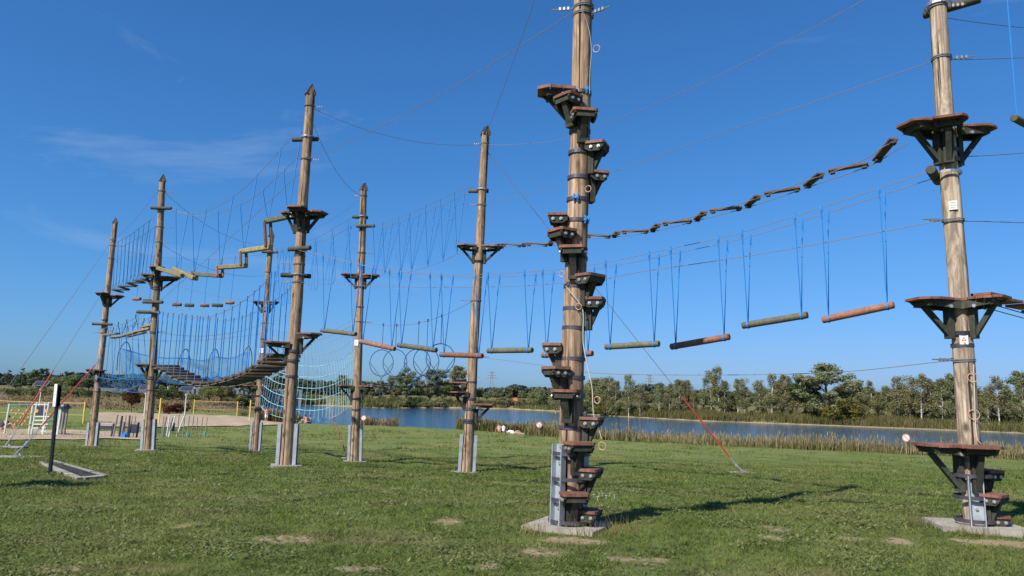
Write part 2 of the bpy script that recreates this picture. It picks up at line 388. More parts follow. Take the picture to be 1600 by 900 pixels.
def solo(mb, name, mat, label, cat, loc, group=None, smooth=False):
    """a thing that is one mesh, its origin at loc"""
    me = mb.mesh(name, Vector(loc)); me.materials.append(MATS[mat])
    if smooth: smooth_mesh(me)
    o = bpy.data.objects.new(name, me); COL.objects.link(o); o.location = Vector(loc); return tag(o, label, cat, group)
def crom(pts, n=6):
    P = [Vector(p) for p in pts]; 
    if len(P) < 3: return [P[0].lerp(P[-1], i / n) for i in range(n + 1)]
    P = [P[0] * 2 - P[1]] + P + [P[-1] * 2 - P[-2]]; out = []
    for i in range(1, len(P) - 2):
        for j in range(n):
            t = j / n; a, b, c, d = P[i - 1], P[i], P[i + 1], P[i + 2]
            out.append(.5 * ((2 * b) + (c - a) * t + (2 * a - 5 * b + 4 * c - d) * t * t + (3 * b - a - 3 * c + d) * t ** 3))
    out.append(P[-2]); return out
def sagline(a, b, sag, n=14):
    a = Vector(a); b = Vector(b); return [a.lerp(b, i / n) - Vector((0, 0, 4 * sag * (i / n) * (1 - i / n))) for i in range(n + 1)]
def numpy_mesh(name, verts, faces_n, idx, rnd=None):
    """bulk mesh: verts (n,3), faces all with faces_n corners, idx flat"""
    me = bpy.data.meshes.new(name); nv = len(verts); nf = len(idx) // faces_n
    me.vertices.add(nv); me.vertices.foreach_set('co', np.asarray(verts, np.float32).ravel())
    me.loops.add(len(idx)); me.loops.foreach_set('vertex_index', np.asarray(idx, np.int32))
    me.polygons.add(nf); me.polygons.foreach_set('loop_start', np.arange(nf, dtype=np.int32) * faces_n)
    me.polygons.foreach_set('loop_total', np.full(nf, faces_n, np.int32)); me.update(calc_edges=True)
    if rnd is not None:
        a = me.attributes.new('rnd', 'FLOAT', 'POINT'); a.data.foreach_set('value', np.asarray(rnd, np.float32))
    return me
def link_mesh(name, me, mat, parent=None, kind=None):
    me.materials.append(MATS[mat]); o = bpy.data.objects.new(name, me); COL.objects.link(o); o.parent = parent
    if kind: o['kind'] = kind
    return o
ORD = ['first', 'second', 'third', 'fourth', 'fifth', 'sixth', 'seventh', 'eighth', 'ninth', 'tenth', 'eleventh', 'twelfth', 'thirteenth', 'fourteenth', 'fifteenth',
       'sixteenth', 'seventeenth', 'eighteenth', 'nineteenth', 'twentieth'] + ['twenty-' + o for o in ('first', 'second', 'third', 'fourth', 'fifth', 'sixth', 'seventh', 'eighth', 'ninth')] + ['thirtieth'] + ['thirty-' + o for o in ('first', 'second', 'third', 'fourth', 'fifth', 'sixth', 'seventh', 'eighth', 'ninth')]

# ================================================================== SETTING
BARE = []   # bare patches on the lawn: (x, y, rx, ry)
for px, py, w_, h_ in ((440, 843, 60, 7), (1402, 846, 20, 7), (850, 862, 40, 7), (1205, 840, 30, 5), (1330, 842, 26, 4), (700, 815, 26, 5), (285, 822, 14, 5), (1000, 876, 60, 6),
                       (895, 845, 60, 6), (1535, 846, 50, 6), (760, 885, 30, 6), (90, 890, 40, 6), (1590, 850, 30, 5), (560, 890, 50, 6), (1210, 826, 26, 4)):
    c = on_ground(px, py); e = on_ground(px + w_, py); g = on_ground(px, py - h_)
    BARE.append((c.x, c.y, abs(e.x - c.x), max(.12, abs(g.y - c.y))))
def bare_np(x, y):
    s = np.zeros(np.shape(x))
    for bx, by, rx, ry in BARE: s = np.maximum(s, np.exp(-(((x - bx) / rx) ** 2 + ((y - by) / ry) ** 2)))
    return s
def build_ground():
    ys = np.concatenate([np.arange(-30, -4, 4), np.arange(-4, 5, .6), np.arange(5, 13, .13), np.arange(13, 40, .5), np.arange(40, 130, 1.5), np.arange(130, 270, 4), [290, 330, 400, 520, 700, 1000, 1800, 3500, 6500]])
    xh = np.concatenate([np.arange(0, 9, .16), np.arange(9, 40, .7), np.arange(40, 140, 2.5), np.arange(140, 420, 16), [470, 560, 750, 1100, 1900, 3500, 6500]])
    xs = np.concatenate([-xh[:0:-1], xh])
    X, Y = np.meshgrid(xs, ys); Z = ground_np(X, Y); ny, nx = X.shape
    i = np.arange(ny * nx).reshape(ny, nx)
    idx = np.stack([i[:-1, :-1], i[:-1, 1:], i[1:, 1:], i[1:, :-1]], -1).reshape(-1)
    me = numpy_mesh('lawn', np.stack([X, Y, Z], -1).reshape(-1, 3), 4, idx)
    sd = lake_sd(X, Y)
    bare = bare_np(X, Y)
    dry = sstep((Y - 97) / 12) * sstep((-0.27 * Y - X) / 8) + 0.75 * sstep((Y - 100) / 20) * sstep((X + .27 * Y) / 8) 
    sandy = sstep((sd + 3) / 1) * (1 - sstep((sd - .9) / 1.0))
    colr = np.stack([bare, np.clip(dry, 0, 1), np.clip(sandy, 0, 1) * .8, np.ones_like(bare)], -1)
    a = me.color_attributes.new('zone', 'FLOAT_COLOR', 'POINT'); a.data.foreach_set('color', colr.astype(np.float32).ravel())
    me.polygons.foreach_set('use_smooth', [True] * len(me.polygons))
    o = link_mesh('ground', me, 'lawn_ground', kind='structure'); return o
build_ground()
m = MB(); m.add([(-140, -10, LAKE_Z), (700, -40, LAKE_Z), (700, 262, LAKE_Z), (-140, 262, LAKE_Z)], [(0, 1, 2, 3)])
m.build('lake_water', 'lake_water', kind='structure')
def drape(name, quad, mat, nu=40, nv=14, lift=.05, wob=.0):
    a, b, c, d = [Vector(q) for q in quad]; V = []
    for j in range(nv + 1):
        for i in range(nu + 1):
            u, v = i / nu, j / nv; p = a.lerp(b, u).lerp(d.lerp(c, u), v)
            if j in (0, nv): p.y += wob * mnoise.noise(Vector((p.x * .15, j, 3)))
            V.append((p.x, p.y, gz(p.x, p.y) + lift))
    i = np.arange((nu + 1) * (nv + 1)).reshape(nv + 1, nu + 1); idx = np.stack([i[:-1, :-1], i[:-1, 1:], i[1:, 1:], i[1:, :-1]], -1).reshape(-1)
    return link_mesh(name, numpy_mesh(name, V, 4, idx), mat, kind='structure')
# sand of the volleyball courts and of the playground
drape('sand_court', (on_ground(150, 669), on_ground(455, 665), on_ground(425, 656), on_ground(140, 645)), 'sand', 60, 16, .07, 1.2)
drape('playground_sand', (on_ground(-120, 689), on_ground(248, 687), on_ground(225, 677), on_ground(-120, 668)), 'sand', 60, 10, .05, .7)

# short grass blades on the lawn near the camera
def build_grass():
    n0 = 620000; ymin, ymax = 4.6, 36
    y = ymin * (ymax / ymin) ** rng.random(n0); x = (rng.random(n0) - .5) * 2 * (y * .74 + .8)
    cl = np.sin(x * 5.1 + 2 * np.sin(y * 2.3)) * np.sin(y * 4.3 + 2 * np.sin(x * 1.7)) + .6 * np.sin(x * 13 + y * 7) * np.sin(y * 17 - x * 5)
    keep = rng.random(n0) < np.clip(.72 + .3 * cl, .25, 1) * (1 - .93 * sstep((bare_np(x, y) - .18) / .35))
    for bk in (7, 8): keep &= ~((np.abs(x - BASE[bk].x) < .36) & (np.abs(y - BASE[bk].y) < .30))
    x, y, cl = x[keep], y[keep], cl[keep]; n = len(x); z = ground_np(x, y)
    far = y / 6.0
    h = (.010 + .022 * rng.random(n) + .014 * np.clip(cl, 0, 1)) * (1 + .08 * far) * (1 - sstep((y - 16) / 20)) + .004; wd = (.0030 + .0026 * rng.random(n)) * far ** .9
    tall = rng.random(n) < .01; h = np.where(tall, h * 2.0, h)
    a = rng.random(n) * 2 * PI; ln = (rng.random(n) * 1.9 + .3) * h; b = rng.random(n) * 2 * PI
    p0 = np.stack([x - np.cos(a) * wd, y - np.sin(a) * wd, z - .006], -1); p1 = np.stack([x + np.cos(a) * wd, y + np.sin(a) * wd, z - .006], -1)
    p2 = np.stack([x + np.cos(b) * ln, y + np.sin(b) * ln, z + h], -1)
    V = np.stack([p0, p1, p2], 1).reshape(-1, 3); r = np.repeat(rng.random(n), 3)
    o = link_mesh('grass', numpy_mesh('grass', V, 3, np.arange(3 * n), r), 'grass_blade', kind='stuff')
    tag(o, 'short green lawn grass with dry patches under the ropes course', 'grass')
    # broad-leaved weeds and clover in patches
    C = 300; V = []; R = []
    for _ in range(C):
        cy = 5 * (16 / 5) ** random.random(); cx = (random.random() - .62) * 2 * cy * .72; rad = .10 + .22 * random.random(); k = int(40 + 260 * rad)
        qx = cx + rng.normal(0, rad, k); qy = cy + rng.normal(0, rad * .8, k); qz = ground_np(qx, qy) + .012 + .045 * rng.random(k); s = (.009 + .012 * rng.random(k)) * (.7 + cy / 14)
        a = rng.random(k) * 2 * PI; tl = rng.normal(0, .35, k)
        dx, dy = np.cos(a), np.sin(a)
        for sx, sy in ((-1, 0), (0, -.55), (1, 0), (0, .55)):
            V.append(np.stack([qx + dx * sx * s - dy * sy * s, qy + dy * sx * s + dx * sy * s, qz + tl * sx * s], -1))
        R.append(np.repeat(rng.random(k), 4))
        V[-4:] = [np.stack(V[-4:], 1).reshape(-1, 3)]
    V = np.concatenate(V); R = np.concatenate(R)
    o = link_mesh('weeds', numpy_mesh('weeds', V, 4, np.arange(len(V)), R), 'leaf_mid', kind='stuff'); tag(o, 'low clover and broad-leaved weeds scattered through the lawn', 'weeds')
    # a few taller stalks round the concrete feet
    V = []; R = []
    for bk, (ox, oy) in ((8, (-.62, .05)), (7, (.15, -.50)), (7, (-.4, -.46)), (8, (-.3, -.44)), (7, (.5, -.30)), (8, (.35, -.48))):
        b0 = BASE[bk]; k = 60 if (bk, ox) == (8, -.62) else 46
        qx = b0.x + ox + rng.normal(0, .10, k); qy = b0.y + oy + rng.normal(0, .05, k); qz = ground_np(qx, qy); hh = (.06 + .16 * rng.random(k)) * (1.5 if ox == -.62 else 1)
        lx = rng.normal(.0, .35, k) * hh; ly = rng.normal(0, .3, k) * hh; ww = .0028
        V += [np.stack([np.stack([qx - ww, qy, qz], -1), np.stack([qx + ww, qy, qz], -1), np.stack([qx + lx, qy + ly, qz + hh], -1)], 1).reshape(-1, 3)]; R.append(np.repeat(rng.random(k), 3))
    V = np.concatenate(V); o = link_mesh('weeds', numpy_mesh('weeds', V, 3, np.arange(len(V)), np.concatenate(R)), 'dry_grass', kind='stuff'); tag(o, 'dry grass stalks around the concrete pole feet', 'weeds')
build_grass()
def tufts():
    n = 5200; y = 14 + 52 * rng.random(n) ** .8; x = (rng.random(n) - .5) * 2 * (y * .72); cl = np.sin(x * .55 + 1.5 * np.sin(y * .31)) * np.sin(y * .42 + .8) ; k = (rng.random(n) < .35 + .5 * cl) & (lake_sd(x, y) > 5)
    x, y = x[k], y[k]; n = len(x); B = 14; qx = np.repeat(x, B) + rng.normal(0, .10, n * B) * np.repeat(1 + y / 30, B); qy = np.repeat(y, B) + rng.normal(0, .10, n * B) * np.repeat(1 + y / 30, B); qz = ground_np(qx, qy)
    yy = np.repeat(y, B); h = (.03 + .07 * rng.random(n * B)) * (.6 + yy / 40); wd = .006 * (.5 + yy / 16); a = rng.random(n * B) * 2 * PI; lx, ly = rng.normal(0, .6, n * B) * h, rng.normal(0, .6, n * B) * h
    V = np.stack([np.stack([qx - np.cos(a) * wd, qy - np.sin(a) * wd, qz - .01], -1), np.stack([qx + np.cos(a) * wd, qy + np.sin(a) * wd, qz - .01], -1), np.stack([qx + lx, qy + ly, qz + h], -1)], 1).reshape(-1, 3)
    o = link_mesh('grass', numpy_mesh('grass', V, 3, np.arange(len(V)), np.repeat(np.repeat(rng.random(n), B), 3)), 'grass_blade', kind='stuff'); tag(o, 'taller scattered grass tufts on the lawn towards the lake', 'grass')
tufts()

# reeds along the shores
def reeds(name, label, spots, mat, hmin, hmax, wd, plume=True):
    x, y = spots; n = len(x); z = np.maximum(ground_np(x, y), LAKE_Z - .4)
    cl = .5 + .5 * np.sin(x * .7 + 1.7 * np.sin(y * .5)) * np.sin(y * .9 + x * .31)
    cl2 = .5 + .28 * np.sin(x * .23 + 1) + .22 * np.sin(x * .61 + y * .4); keep_ = rng.random(n) < .35 + .75 * cl2; x, y, z, cl, cl2 = x[keep_], y[keep_], z[keep_], cl[keep_], cl2[keep_]; n = len(x)
    h = (hmin + (hmax - hmin) * rng.random(n)) * (.55 + .32 * cl + .38 * cl2); a = rng.random(n) * 2 * PI; lx = rng.normal(.04, .16, n) * h; ly = rng.normal(0, .16, n) * h
    ca, sa = np.cos(a) * wd, np.sin(a) * wd
    P = lambda u, s: np.stack([x + lx * u * u + ca * s, y + ly * u * u + sa * s, z + h * u], -1)
    V = [P(0, -1), P(0, 1), P(.62, .8), P(.62, -.8), P(.62, -.8), P(.62, .8), P(1, .1), P(1, -.1)]
    r = rng.random(n)
    V = np.stack(V, 1).reshape(-1, 3); R = np.repeat(r, 8)
    o = link_mesh(name, numpy_mesh(name, V, 4, np.arange(len(V)), R), mat, kind='stuff'); tag(o, label, 'reeds')
    if plume:
        k = rng.random(n) < .45; x2, y2, z2 = x[k] + lx[k], y[k] + ly[k], z[k] + h[k]; m_ = len(x2); s = wd * 2.2
        b = rng.random(m_) * 2 * PI; cb, sb = np.cos(b) * s, np.sin(b) * s; ph = .16 + .14 * rng.random(m_)
        Q = lambda ox, dz: np.stack([x2 + cb * ox, y2 + sb * ox, z2 + dz], -1)
        V = np.stack([Q(0, -ph), Q(.7, -.03), Q(.1, ph * .55), Q(-.7, -.03)], 1).reshape(-1, 3)
        o = link_mesh('reed_plumes', numpy_mesh(name, V, 4, np.arange(len(V)), np.repeat(rng.random(m_), 4)), 'reed_tan', kind='stuff'); tag(o, 'tan seed plumes of the ' + label, 'reeds')
def along(poly, n, lo, hi):
    poly = np.array(poly, float); seg = np.linalg.norm(np.diff(poly, axis=0), axis=1); cum = np.concatenate([[0], np.cumsum(seg)]); s = rng.random(n) * cum[-1]
    x = np.interp(s, cum, poly[:, 0]); y = np.interp(s, cum, poly[:, 1]); k = np.clip(np.searchsorted(cum, s) - 1, 0, len(seg) - 1)
    nx = -np.diff(poly[:, 1])[k] / seg[k]; ny = np.diff(poly[:, 0])[k] / seg[k]; t = lo + (hi - lo) * rng.random(n); return x + nx * t, y + ny * t
near = [(70, 31), (60, 35), (28, 50), (10, 62), (4.5, 68)]
reeds('reed_bed', 'reed belt along the near shore right of the stepped pole', along(near, 21000, -1.6, 4.2), 'reed_tan', .65, 1.32, .022)
reeds('reed_bed', 'green reed undergrowth in the near shore belt', along(near, 13000, .4, 4.4), 'reed_green', .4, .95, .024, False)
reeds('reed_bed', 'round reed clump on the near shore beside the sunbathers', along([(5.2, 70.5), (-4.6, 74)], 3600, -.6, 1.8), 'reed_green', .6, 1.25, .024)
reeds('reed_bed', 'small reed clump on the near shore right of the fifth pole', along([(-11.4, 77.5), (-15.4, 77.5)], 1500, -.8, .8), 'reed_tan', .7, 1.35, .024)
reeds('reed_bed', 'low reed patch on the near shore seen through the cargo net', along([(-21.5, 78), (-26, 78)], 1400, -.8, .8), 'reed_green', .7, 1.4, .026)
farr = [(19.5, 156), (34, 134), (54, 125), (70, 115), (79, 108), (120, 91)]
reeds('reed_bed', 'green reed fringe on the far shore below the birches', along(farr, 30000, .9, 6.5), 'reed_green', .7, 1.55, .045, False)
farl = [(-62, 176), (-45, 186), (-30, 176), (-17, 197), (0, 204), (12, 188), (19, 158)]
reeds('reed_bed', 'rough bank grass on the far shore below the willows', along(farl, 12000, 1.0, 7), 'reed_green', .5, 1.5, .09, False)

# ================================================================== TREES AND SHRUBS
def leaf_cloud(centres, radii, counts, size, squash=.8, droop=0.0):
    V = []; R = []
    for (c, r, k) in zip(centres, radii, counts):
        d = rng.normal(0, 1, (k, 3)); d /= np.linalg.norm(d, axis=1)[:, None]; rr = r * rng.random(k) ** .45
        p = np.array(c) + d * rr[:, None] * np.array([1, 1, squash]); p[:, 2] -= droop * rng.random(k) * r
        nn = d + np.array([0, 0, .35]) + rng.normal(0, .45, (k, 3)); a = np.cross(nn, rng.normal(0, 1, (k, 3))); a /= np.linalg.norm(a, axis=1)[:, None]; b = np.cross(nn, a); b /= np.linalg.norm(b, axis=1)[:, None]
        s = size * (.55 + .9 * rng.random(k))[:, None]
        V.append(np.stack([p - a * s, p - b * s * .55, p + a * s, p + b * s * .55], 1).reshape(-1, 3)); R.append(np.repeat(rng.random(k) * .6 + .4 * rng.random(), 4))
    V = np.concatenate(V); return numpy_mesh('crown', V, 4, np.arange(len(V)), np.concatenate(R))
def tree_proto(kind, seed):
    global rng
    random.seed(seed); rng = np.random.default_rng(seed); U = random.uniform
    t = MB(); C = []; Rr = []; K = []
    if kind == 'birch':
        lean = Vector((U(-.5, .5), U(-.3, .3), 0)); n = 8; H = 9.0
        pts = [Vector((0, 0, -.3)) + Vector((lean.x * (i / n) ** 1.4 + U(-.06, .06), lean.y * i / n, H * i / n * 1.0)) for i in range(n + 1)]
        t.tube(pts, [.095 * (1 - .86 * i / n) + .012 for i in range(n + 1)], 6)
        for i in range(44):
            f = U(.20, 1.0); p = pts[min(int(f * n), n - 1)].lerp(pts[min(int(f * n) + 1, n)], f * n % 1); a = U(0, 2 * PI); ln = (.45 + 1.35 * (1 - f)) * U(.5, 1.2)
            e = p + Vector((math.cos(a) * ln, math.sin(a) * ln, ln * U(.5, 1.0))); t.tube([p, p.lerp(e, .55) + Vector((0, 0, .07)), e], [.03, .02, .007], 4)
            C.append(e - Vector((0, 0, .12))); Rr.append(U(.4, .85) * (1.2 - .35 * f)); K.append(int(U(70, 130)))
            if f < .75 and U(0, 1) < .6: C.append(p.lerp(e, .5)); Rr.append(U(.3, .5)); K.append(26)
        return t, 'birch_bark', leaf_cloud(C, Rr, K, .105, 1.3, .8), 'leaf_birch', H
    if kind in ('poplar', 'aspen'):
        H = 12.0; n = 8; pts = [Vector((U(-.15, .15), U(-.15, .15), -.3 + H * .9 * i / n)) for i in range(n + 1)]
        t.tube(pts, [.26 * (1 - .9 * i / n) + .015 for i in range(n + 1)], 7)
        for i in range(44 if kind == 'poplar' else 34):
            f = U(.16, 1.0); p = pts[min(int(f * n), n - 1)]; a = U(0, 2 * PI); wide = math.sin(PI * min(1, (f * .86 + .12))) ** .7
            ln = (3.3 if kind == 'poplar' else 2.3) * wide * U(.55, 1.1) + .3
            e = p + Vector((math.cos(a) * ln, math.sin(a) * ln, ln * U(.35, .8))); t.tube([p, p.lerp(e, .5) + Vector((0, 0, .15)), e], [.07, .045, .012], 4)
            C.append(e); Rr.append(U(.6, 1.1)); K.append(int(U(120, 190))); C.append(p.lerp(e, .6)); Rr.append(U(.5, .9)); K.append(80)
        return t, 'bark', leaf_cloud(C, Rr, K, .15, .85), 'leaf_poplar' if kind == 'poplar' else 'leaf_mid', H
    if kind == 'oak':
        H = 8.0; t.tube([(0, 0, -.3), (.05, 0, 1.5), (.0, .1, 3.2), (.1, 0, 5.5)], [.28, .2, .15, .04], 7)
        for i in range(40):
            a = U(0, 2 * PI); el = U(-.25, 1.0); rr = U(1.2, 2.7); e = Vector((math.cos(a) * rr, math.sin(a) * rr, 4.2 + 3.0 * el)); 
            if el > .6: e.x *= .6; e.y *= .6
            t.tube([(0, 0, 2.2 + el), Vector((0, 0, 3)).lerp(e, .6), e], [.07, .05, .012], 4)
            C.append(e); Rr.append(U(.7, 1.15)); K.append(int(U(100, 160)))
        C.append((0, 0, 4.6)); Rr.append(2.1); K.append(700)
        return t, 'bark', leaf_cloud(C, Rr, K, .15, .85), 'leaf_mid', H
    if kind == 'pine':
        H = 10.0; t.tube([(0, 0, -.3), (.05, 0, 4), (0, .1, 9.6)], [.2, .14, .03], 6)
        for i in range(46):
            f = U(.22, 1.0); z = f * H; rr = (1 - f) ** .8 * 2.4 * U(.6, 1.05) + .15; a = U(0, 2 * PI); e = Vector((math.cos(a) * rr, math.sin(a) * rr, z - .1))
            t.tube([(0, 0, z - .2), e], [.04, .012], 4); C.append(e * .9 + Vector((0, 0, z * .1))); Rr.append(U(.35, .7)); K.append(int(U(60, 100)))
        return t, 'bark', leaf_cloud(C, Rr, K, .13, .55), 'leaf_dark', H
    H = 3.0                                                                           # shrub
    for i in range(6): t.tube([(U(-.2, .2), U(-.2, .2), -.2), (U(-.6, .6), U(-.6, .6), 1.1), (U(-1.1, 1.1), U(-1.1, 1.1), U(1.6, 2.5))], [.05, .035, .01], 4)
    for i in range(30):
        a = U(0, 2 * PI); rr = 1.5 * math.sqrt(U(0, 1)); z = U(.25, 1) * (2.7 - .55 * rr * rr * .6); C.append((math.cos(a) * rr, math.sin(a) * rr, max(.3, z))); Rr.append(U(.35, .65)); K.append(int(U(45, 80)))
    return t, 'bark', leaf_cloud(C, Rr, K, .11, .85), 'leaf_mid', H
PROTO = {}
def proto(kind, i):
    if (kind, i) not in PROTO:
        t, tm, cm, lm, H = tree_proto(kind, 100 + i * 17 + len(kind)); tme = t.mesh('trunk', Vector((0, 0, 0))); tme.materials.append(MATS[tm]); PROTO[kind, i] = (tme, cm, lm, H)
    return PROTO[kind, i]
CROWN = {}
def tree(kind, i, x, y, h, label, cat, group, name, leaf=None, wide=1.0, rot=None):
    tme, cm, lm, H = proto(kind, i); lm = leaf or lm
    if (kind, i, lm) not in CROWN:
        c2 = cm.copy(); c2.materials.clear(); c2.materials.append(MATS[lm]); CROWN[kind, i, lm] = c2
    r = bpy.data.objects.new(name, None); COL.objects.link(r); r.location = (x, y, gz(x, y)); s = h / H; r.scale = (s * wide, s * wide, s)
    r.rotation_euler = (0, 0, random.uniform(0, 6.28) if rot is None else rot); tag(r, label, cat, group)
    for nm, me in (('trunk', tme), ('crown', CROWN[kind, i, lm])):
        o = bpy.data.objects.new(nm, me); COL.objects.link(o); o.parent = r
    return r
def put(kind, i, px, D, top, label, cat, group, name, leaf=None, wide=1.0):
    """a tree that stands at distance D in direction px, its tip at picture height top"""
    d = ray(px, 640); x = d.x / d.y * D; z0 = gz(x, D); tip = at_y(px, top, D).z
    return tree(kind, i, x, D, max(.8, tip - z0), label, cat, group, name, leaf, wide)
random.seed(21)
# birch row on the far shore: (px, distance, top)
B1 = [(868, 168, 591), (884, 160, 596), (948, 150, 588), (962, 147, 592), (982, 142, 584), (1000, 140, 598), (1030, 137, 596), (1046, 136, 598), (1061, 134, 591), (1074, 138, 594), (1084, 134, 607),
      (1111, 133, 577), (1124, 131, 572), (1132, 130, 592), (1153, 131, 591), (1163, 130, 590), (1187, 129, 592), (1206, 127, 583), (1226, 127, 582), (1244, 126, 600)]
B2 = [(1363, 121, 594), (1385, 122, 600), (1404, 118, 587), (1421, 117, 585), (1440, 116, 582), (1456, 118, 590), (1472, 114, 588), (1484, 117, 592), (1543, 113, 602), (1560, 110, 585), (1574, 112, 600), (1598, 108, 590), (1622, 106, 586)]
for j, (px, D, top) in enumerate([(a, b + 9, c) for a, b, c in B1]):
    put('birch', j % 5, px, D, top, 'slender white-trunked birch, %s from the left in the far-shore row left of the tall poplar' % ORD[j], 'birch tree', 'birches on the far shore', 'birch_tree', wide=random.uniform(1.0, 1.4))
for j, (px, D, top) in enumerate([(a, b + 9, c) for a, b, c in B2]):
    put('birch', (j + 2) % 5, px, D, top, 'slender white-trunked birch, %s from the left in the far-shore row right of the tall poplar' % ORD[j], 'birch tree', 'birches on the far shore', 'birch_tree', wide=random.uniform(1.0, 1.4))
put('poplar', 0, 1292, 130, 555, 'tall airy poplar rising above the birch row on the far shore', 'poplar tree', None, 'poplar_tree', wide=1.5)
put('oak', 0, 1258, 133, 583, 'dark round-crowned tree close against the left of the tall poplar', 'tree', None, 'broadleaf_tree', 'leaf_dark')
put('aspen', 1, 1600, 124, 566, 'tall leafy tree at the right edge of the far shore', 'tree', None, 'broadleaf_tree', 'leaf_mid', 1.1)
put('aspen', 0, 1494, 130, 574, 'tall green tree behind the rightmost pole on the far shore', 'tree', None, 'broadleaf_tree')
fill = [(935, 160), (972, 152), (1015, 145), (1040, 143), (1068, 142), (1098, 139), (1118, 137), (1145, 137), (1172, 136), (1196, 134), (1218, 133), (1240, 132), (1330, 127), (1350, 127), (1375, 126), (1396, 124), (1412, 124), (1432, 122), (1450, 122), (1466, 121), (1510, 119), (1530, 118), (1552, 117), (1580, 116), (1612, 114)]
for j, (px, D) in enumerate([(a, b + 9) for a, b in fill]):
    k = ('oak', 'aspen')[j % 3 == 1]
    put(k, j % 3, px + random.uniform(-7, 7), D + random.uniform(-2, 8), 583 + 30 * random.random() ** .8 + (px - 1000) * .006, 'dense broad-leaved tree, %s from the left filling in behind the far-shore birches' % ORD[j], 'tree', 'leafy trees behind the birches', 'broadleaf_tree', ('leaf_birch', 'leaf_mid', 'leaf_birch', 'leaf_poplar', 'leaf_mid')[j % 5], random.uniform(1.15, 1.5))
for j, px in enumerate(range(945, 1640, 19)):
    D = float(np.interp(px, [945, 1100, 1300, 1600], [156, 144, 135, 120])); yel = j % 5 == 0
    put('shrub', j % 4, px + random.uniform(-5, 5), D, 630 + (px - 945) * .022 + random.uniform(-8, 5), '%s shrub, %s from the left at the foot of the birch row' % ('yellowish' if yel else 'green', ORD[j]), 'shrub', 'shrubs under the birches', 'shrub', 'leaf_yellow' if yel else 'leaf_mid', 1.2)
for j, (px, top) in enumerate([(1312, 618), (1300, 632), (1335, 630), (1282, 634)]):
    put('shrub', j % 4, px, 127 + j, top, '%s yellow-green bush, from the left, of those below the tall poplar' % ORD[[2, 1, 3, 0][j]], 'bush', 'bushes below the tall poplar', 'bush', 'leaf_yellow', 1.3)
# trees across the lake between the fifth pole and the stepped pole
TL = [('aspen', 575, 196, 592), ('aspen', 592, 204, 590), ('poplar', 634, 200, 568), ('aspen', 612, 205, 583), ('oak', 655, 212, 592), ('aspen', 672, 206, 569), ('aspen', 690, 208, 571), ('aspen', 716, 212, 563), ('oak', 703, 215, 590), ('oak', 748, 218, 604),
      ('oak', 776, 224, 606), ('aspen', 795, 220, 603), ('oak', 816, 222, 610), ('oak', 845, 212, 606), ('aspen', 862, 205, 602), ('oak', 832, 226, 608), ('oak', 760, 214, 612), ('oak', 901, 178, 606), ('oak', 918, 170, 604)]
for j, (k, px, D, top) in enumerate(TL):
    put(k, j % 3, px, D, top, 'broad-leaved tree across the lake, %s in the group between fifth pole and stepped pole' % ORD[j], 'tree', 'trees across the lake', 'broadleaf_tree', ('leaf_mid', 'leaf_poplar', 'leaf_mid', 'leaf_birch')[j % 4], 1.15)
for j, px in enumerate(range(562, 930, 17)):
    D = float(np.interp(px, [562, 640, 700, 800, 870, 930], [192, 184, 203, 208, 194, 160]))
    put('shrub', j % 4, px + random.uniform(-4, 4), D, 620 + random.uniform(-5, 5), 'low green bush, %s from the left on the bank across the lake' % ORD[j], 'bush', 'bushes on the far bank', 'bush', ('leaf_mid', 'leaf_birch', 'leaf_dark')[j % 3], 1.4)
